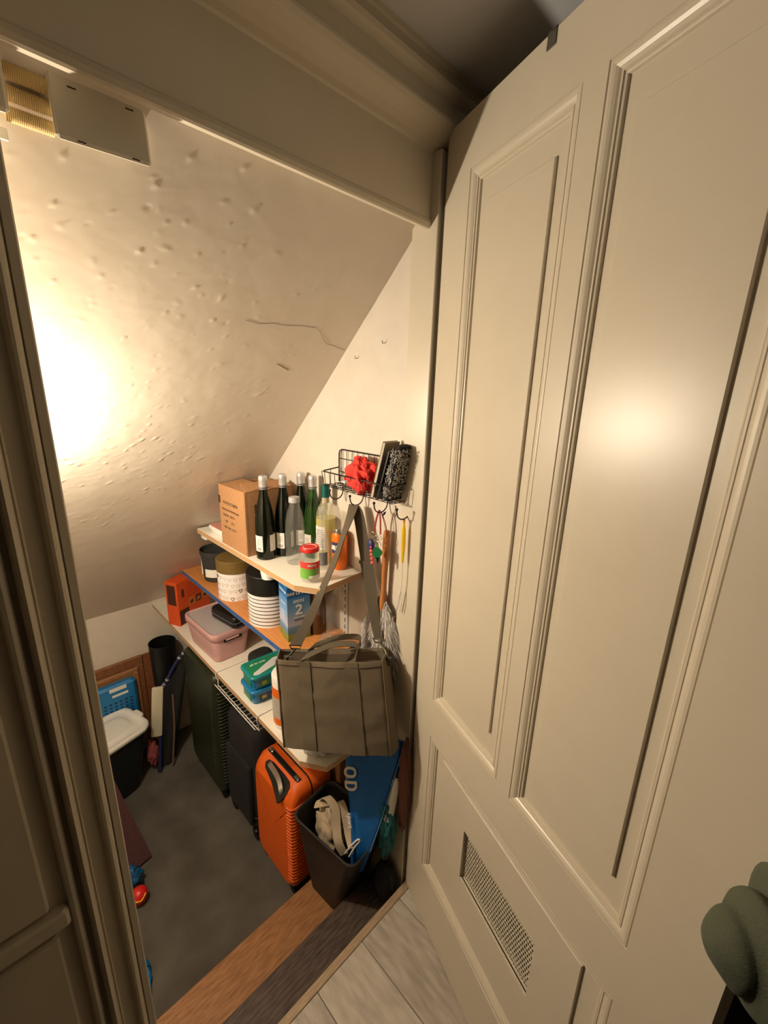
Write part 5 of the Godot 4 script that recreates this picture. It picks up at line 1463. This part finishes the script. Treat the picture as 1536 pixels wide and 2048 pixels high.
func left_side_items() -> void:
	var S: float = CLOSET_Y
	# black tub with white lid
	var c := Vector3(-0.748, S, -1.565)
	var t := thing("lidded_tub", "black storage tub with an off-white clip-on lid", "storage tub", c)
	var x := at(c, 15.7)
	part(t, "body", rbox(0.53, 0.25, 0.385, 0.06, 0.012, 6, 0.09).xf(x), mat(c8(20, 24, 26), 0.5))
	var rr := []
	for q in [[0.0, 0.378], [-0.008, 0.38], [-0.008, 0.398], [-0.003, 0.404], [0.012, 0.404], [0.018, 0.396], [0.05, 0.4], [0.06, 0.405]]:
		rr.append(rrect(0.54 - 2 * q[0], 0.262 - 2 * q[0], 0.065, q[1], 6))
	part(t, "lid", MB.new().loft(rr, true, true).xf(x), M.white)
	part(t, "lid_clip", rbox(0.035, 0.07, 0.03, 0.012, 0.006).xf(x * at(Vector3(0.272, 0.382, 0.0))), M.white)
	# blue slotted crate
	t = thing("plastic_crate", "blue slotted plastic crate with two strips of white tape", "crate", Vector3(-0.6, S, -1.765))
	part(t, "body", bx(Vector3(-0.78, S, -1.792), Vector3(-0.448, 0.215, -1.74), 0.014), M.blue_crate)
	for j in 6:
		for i in 9:
			part(t, "slot", bx(Vector3(-0.70 + i * 0.026, 0.035 + (j - 2) * 0.022, -1.7405), Vector3(-0.685 + i * 0.026, 0.046 + (j - 2) * 0.022, -1.7392), 0.001), mat(c8(10, 50, 86), 0.7))
	for q in [[-0.585, 0.18, -0.5, 0.203], [-0.575, 0.145, -0.495, 0.16]]:
		part(t, "tape", bx(Vector3(q[0], q[1], -1.7405), Vector3(q[2], q[3], -1.7393), 0.0), M.paper, "strip of white tape")
	# wooden frames stacked against the low wall
	var frame_of := func(called: String, label: String, x0: float, x1: float, y0: float, y1: float, z: float, w: float, th: float, m: Material) -> void:
		var tt := thing(called, label, "picture frame", Vector3((x0 + x1) / 2, y0, z), "wooden frames against the low wall")
		part(tt, "rail", bx(Vector3(x0, y1 - w, z - th), Vector3(x1, y1, z), 0.004), m)
		part(tt, "rail", bx(Vector3(x0, y0, z - th), Vector3(x1, y0 + w, z), 0.004), m)
		part(tt, "stile", bx(Vector3(x0, y0 + w, z - th), Vector3(x0 + w, y1 - w, z), 0.004), m)
		part(tt, "stile", bx(Vector3(x1 - w, y0 + w, z - th), Vector3(x1, y1 - w, z), 0.004), m)
		part(tt, "backing", bx(Vector3(x0 + w - 0.002, y0 + w - 0.002, z - th * 0.6), Vector3(x1 - w + 0.002, y1 - w + 0.002, z - th * 0.3), 0.0), M.card_dark)
	frame_of.call("wooden_frame", "large brown wooden frame against the low wall, taller one", -1.0, -0.385, S, 0.305, -1.807, 0.055, 0.02, M.wood_brown)
	frame_of.call("wooden_frame", "lighter wooden frame in front of the large brown one", -0.95, -0.418, S, 0.245, -1.7935, 0.028, 0.012, mottle(c8(170, 112, 66), 0.2, 0.02, Vector3(3, 9, 3), 0.6, 55))
	single("brown_board", bx(Vector3(-0.383, S, -1.829), Vector3(-0.31, 0.3, -1.8185), 0.002), M.wood_brown, "tall narrow brown board beside the wooden frames", "board")
	single("clothes_peg", bx(Vector3(-0.672, 0.215, -1.793), Vector3(-0.65, 0.325, -1.782), 0.003), mat(c8(206, 178, 146), 0.6), "pale wooden peg clipped over the large frame", "peg")
	# black cylinder hung on the low wall
	t = thing("black_canister", "black round canister fixed to the low wall above the frames", "canister", Vector3(-0.287, 0.105, -1.745))
	part(t, "body", lathe([Vector2(0, 0), Vector2(0.06, 0.0), Vector2(0.068, 0.008), Vector2(0.074, 0.27), Vector2(0.0745, 0.28), Vector2(0.071, 0.28), Vector2(0.066, 0.1), Vector2(0, 0.1)], 36).xf(at(Vector3(-0.287, 0.105, -1.742))), M.black)
	part(t, "bracket", bx(Vector3(-0.3, 0.2, -1.83), Vector3(-0.27, 0.25, -1.8), 0.002), M.black)
	# folded pushchair
	t = thing("folded_pushchair", "folded pushchair with black fabric and a blue banded tube frame", "pushchair", Vector3(-0.35, S, -1.6))
	var tp := curve([Vector3(-0.2, 0.37, -1.575), Vector3(-0.235, 0.345, -1.59), Vector3(-0.28, 0.28, -1.605), Vector3(-0.32, 0.2, -1.62), Vector3(-0.345, 0.165, -1.63)], 6)
	part(t, "push_bar", tube(tp, 0.0095, 8), M.navy, "dark blue push bar")
	for k in [1, 4, 7, 17, 20, 22]:
		var a: Vector3 = tp[k]
		var b: Vector3 = tp[k + 1]
		part(t, "band", tube([a, a.lerp(b, 0.9)], 0.0112, 8), mat(c8(176, 176, 176), 0.5), "pale grey band")
	var fp := MB.new()
	var rings := []
	for i in 9:
		var v := i / 8.0
		var l := Vector3(-0.35, 0.15, -1.64).lerp(Vector3(-0.438, -0.34, -1.575), v)
		var r := Vector3(-0.2, 0.36, -1.575).lerp(Vector3(-0.33, -0.33, -1.6), pow(v, 0.8))
		var ring := PackedVector3Array()
		for k in 9:
			var u := k / 8.0
			ring.append(l.lerp(r, u) + Vector3(-0.012, 0, 0.02) * sin(u * 9.0 + v * 2.0) * 0.5 + Vector3(0, -0.03 * sin(u * PI) * (1 - v), 0))
		for k in 9:
			var u := 1.0 - k / 8.0
			ring.append(l.lerp(r, u) + Vector3(0.012, 0, -0.03) + Vector3(-0.012, 0, 0.02) * sin(u * 9.0 + v * 2.0) * 0.5 + Vector3(0, -0.03 * sin(u * PI) * (1 - v), 0))
		rings.append(ring)
	part(t, "seat_fabric", fp.loft(rings), M.black_rough, "black folded seat fabric")
	part(t, "frame_tube", tube([Vector3(-0.345, 0.165, -1.63), Vector3(-0.39, -0.1, -1.6), Vector3(-0.432, -0.335, -1.56)], 0.008, 8), M.navy)
	part(t, "frame_tube", tube([Vector3(-0.3, 0.1, -1.61), Vector3(-0.32, -0.1, -1.58), Vector3(-0.36, -0.335, -1.56)], 0.006, 8), mat(c8(150, 118, 100), 0.4, 0.5))
	# white slab standing against it
	single("white_slab", rbox(0.06, 0.022, 0.3, 0.008, 0.006).xf(frame(Vector3(-0.415, -0.118, -1.598), Vector3(0.85, -0.1, 0.3), Vector3(0.14, 0.95, -0.1))), mat(c8(206, 200, 176), 0.5), "narrow cream plastic slab leaning on the folded pushchair", "panel")
	single("red_fabric", blob(Vector3(-0.447, -0.22, -1.60), Vector3(0.03, 0.08, 0.026), 0.5, 151, 2.0), mat(c8(150, 70, 74), 0.9), "small heap of faded red fabric between the tub and pushchair", "cloth")
	# leaning maroon board
	var bd := MB.new()
	var P := [Vector3(-0.625, S + 0.002, -1.1), Vector3(-1.05, S + 0.002, -1.02), Vector3(-1.1, -0.06, -1.3), Vector3(-0.685, -0.06, -1.375)]
	var nn: Vector3 = (P[1] - P[0]).cross(P[3] - P[0]).normalized() * 0.018
	if nn.y < 0: nn = -nn
	single("maroon_board", bd.loft([PackedVector3Array(P), PackedVector3Array([P[0] + nn, P[1] + nn, P[2] + nn, P[3] + nn])], true, true, true), M.maroon, "dark maroon board leaning towards the black tub", "board")
	single("blue_plastic_bag", blob(Vector3(-0.735, S + 0.05, -1.012), Vector3(0.05, 0.048, 0.04), 0.5, 161, 2.0), mat(c8(26, 84, 128), 0.25), "crumpled dark blue plastic bag in front of the maroon board", "bag")
	t = thing("toy_ball", "small red ball with a yellow band on the cupboard floor", "ball", Vector3(-0.722, S, -0.93))
	part(t, "ball", blob(Vector3(-0.722, S + 0.036, -0.928), Vector3(0.036, 0.036, 0.036), 0.02, 171), M.red)
	part(t, "band", tube(curve([Vector3(-0.745, S + 0.05, -0.898), Vector3(-0.722, S + 0.044, -0.892), Vector3(-0.7, S + 0.058, -0.902)]), 0.003, 5), M.yellow)
	single("blue_rag", blob(Vector3(-0.805, S + 0.012, -0.66), Vector3(0.035, 0.012, 0.09), 0.5, 181, 2.0), M.blue_crate, "small blue rag on the cupboard floor by the casing", "cloth")

func cable_boxes() -> void:
	# plastic cable covers and ribbed conduits under the header, where the soffit starts
	var t := thing("cable_cover", "white plastic cable cover box with small latch slots, under the header", "cover", Vector3(-0.71, 2.2, -0.14))
	var f := Transform3D(Basis(Vector3(0, 0, 1), deg_to_rad(2.0)), Vector3(-0.778, 2.2, -0.116))
	part(t, "shell", bx(Vector3(0, 0, -0.01), Vector3(0.13, 0.09, 0), 0.004).xf(f), M.cover)
	for q in [0.02, 0.11]:
		part(t, "stand_off", tube([f * Vector3(q, 0.06, -0.01), f * Vector3(q, 0.06, -0.045)], 0.004), M.cover)
	for q in [[0.024, 0.066], [0.1, 0.067], [0.026, 0.001], [0.1, 0.001]]:
		part(t, "latch_slot", bx(Vector3(q[0], q[1], -0.0005), Vector3(q[0] + 0.011, q[1] + 0.0018, 0.0005), 0.0).xf(f), M.ink)
	t = thing("cable_cover", "white plastic cable cover box at the far side of the ribbed conduits", "cover", Vector3(-0.9, 2.2, -0.14))
	part(t, "shell", bx(Vector3(-0.98, 2.207, -0.124), Vector3(-0.8285, 2.29, -0.113), 0.004), M.cover)
	single("paper_tag", bx(Vector3(-0.86, 2.192, -0.17), Vector3(-0.828, 2.2068, -0.165), 0.0005), M.paper, "small white tag under the second cable cover", "tag")
	for k in 3:
		var m := MB.new()
		var rings := []
		var z := -0.128 - k * 0.012
		var y := 2.262 - k * 0.0205
		var n := 46
		for i in n + 1:
			var x := lerpf(-0.829, -0.7735, float(i) / n)
			var r := 0.0102 + (0.0 if i % 2 == 0 else -0.0014)
			var ring := PackedVector3Array()
			for j in 16: ring.append(Vector3(x, y + cos(TAU * j / 16) * r, z + sin(TAU * j / 16) * r))
			rings.append(ring)
		single("ribbed_conduit", m.loft(rings, true, true, true), M.conduit, ["cream ribbed cable conduit, uppermost of three", "cream ribbed cable conduit, middle one of three", "cream ribbed cable conduit, lowest of three"][k], "conduit", "ribbed conduits between the cable covers")

func near_camera() -> void:
	# knitted sleeve of an arm reaching past the door's free edge
	var ax := Vector3(0.52, 0.2, 0.83).normalized()
	var tip := Vector3(-0.486, 1.305, 0.783)
	var P := []
	for i in 60: P.append(tip + ax * (i * 0.0035) + Vector3(0, -0.012, 0) * smoothstep(0, 25, i))
	var rings := []
	var n := P.size()
	var up := Vector3.UP
	for i in n:
		var d: Vector3 = (P[min(i + 1, n - 1)] - P[max(i - 1, 0)]).normalized()
		var s := d.cross(up).normalized()
		var w := s.cross(d)
		var v := float(i) / (n - 1)
		var r := 0.05 * sqrt(clampf(v / 0.22, 0.0003, 1.0)) + 0.04 * smoothstep(0.2, 0.6, v)
		r += (0.011 * absf(sin(v * 19.0 + 0.4)) - 0.006) * smoothstep(0.04, 0.2, v)
		var ring := PackedVector3Array()
		for k in 40:
			var a := TAU * k / 40
			var rr := r * (1.0 + 0.05 * sin(a * 2.0 + v * 9.0) + 0.025 * sin(a * 4.0 - v * 20.0))
			ring.append(P[i] + (w * cos(a) + s * sin(a)) * rr)
		rings.append(ring)
	single("sweater_sleeve", MB.new().loft(rings), M.knit, "olive green knitted sleeve in bunched folds beside the door's free edge", "sleeve")
	single("doormat", bx(Vector3(0.25, 0.0, 0.72), Vector3(1.2, 0.012, 1.5), 0.004), M.maroon, "dark maroon mat on the hall floor behind the door", "mat")
	# dark bag slumped on the upper tread between bin and jamb
	single("black_bag", blob(Vector3(-0.038, -0.02, -0.085), Vector3(0.034, 0.094, 0.05), 0.25, 191, 2.0), M.black_rough, "slumped black bag on the upper tread beside the bin", "bag")
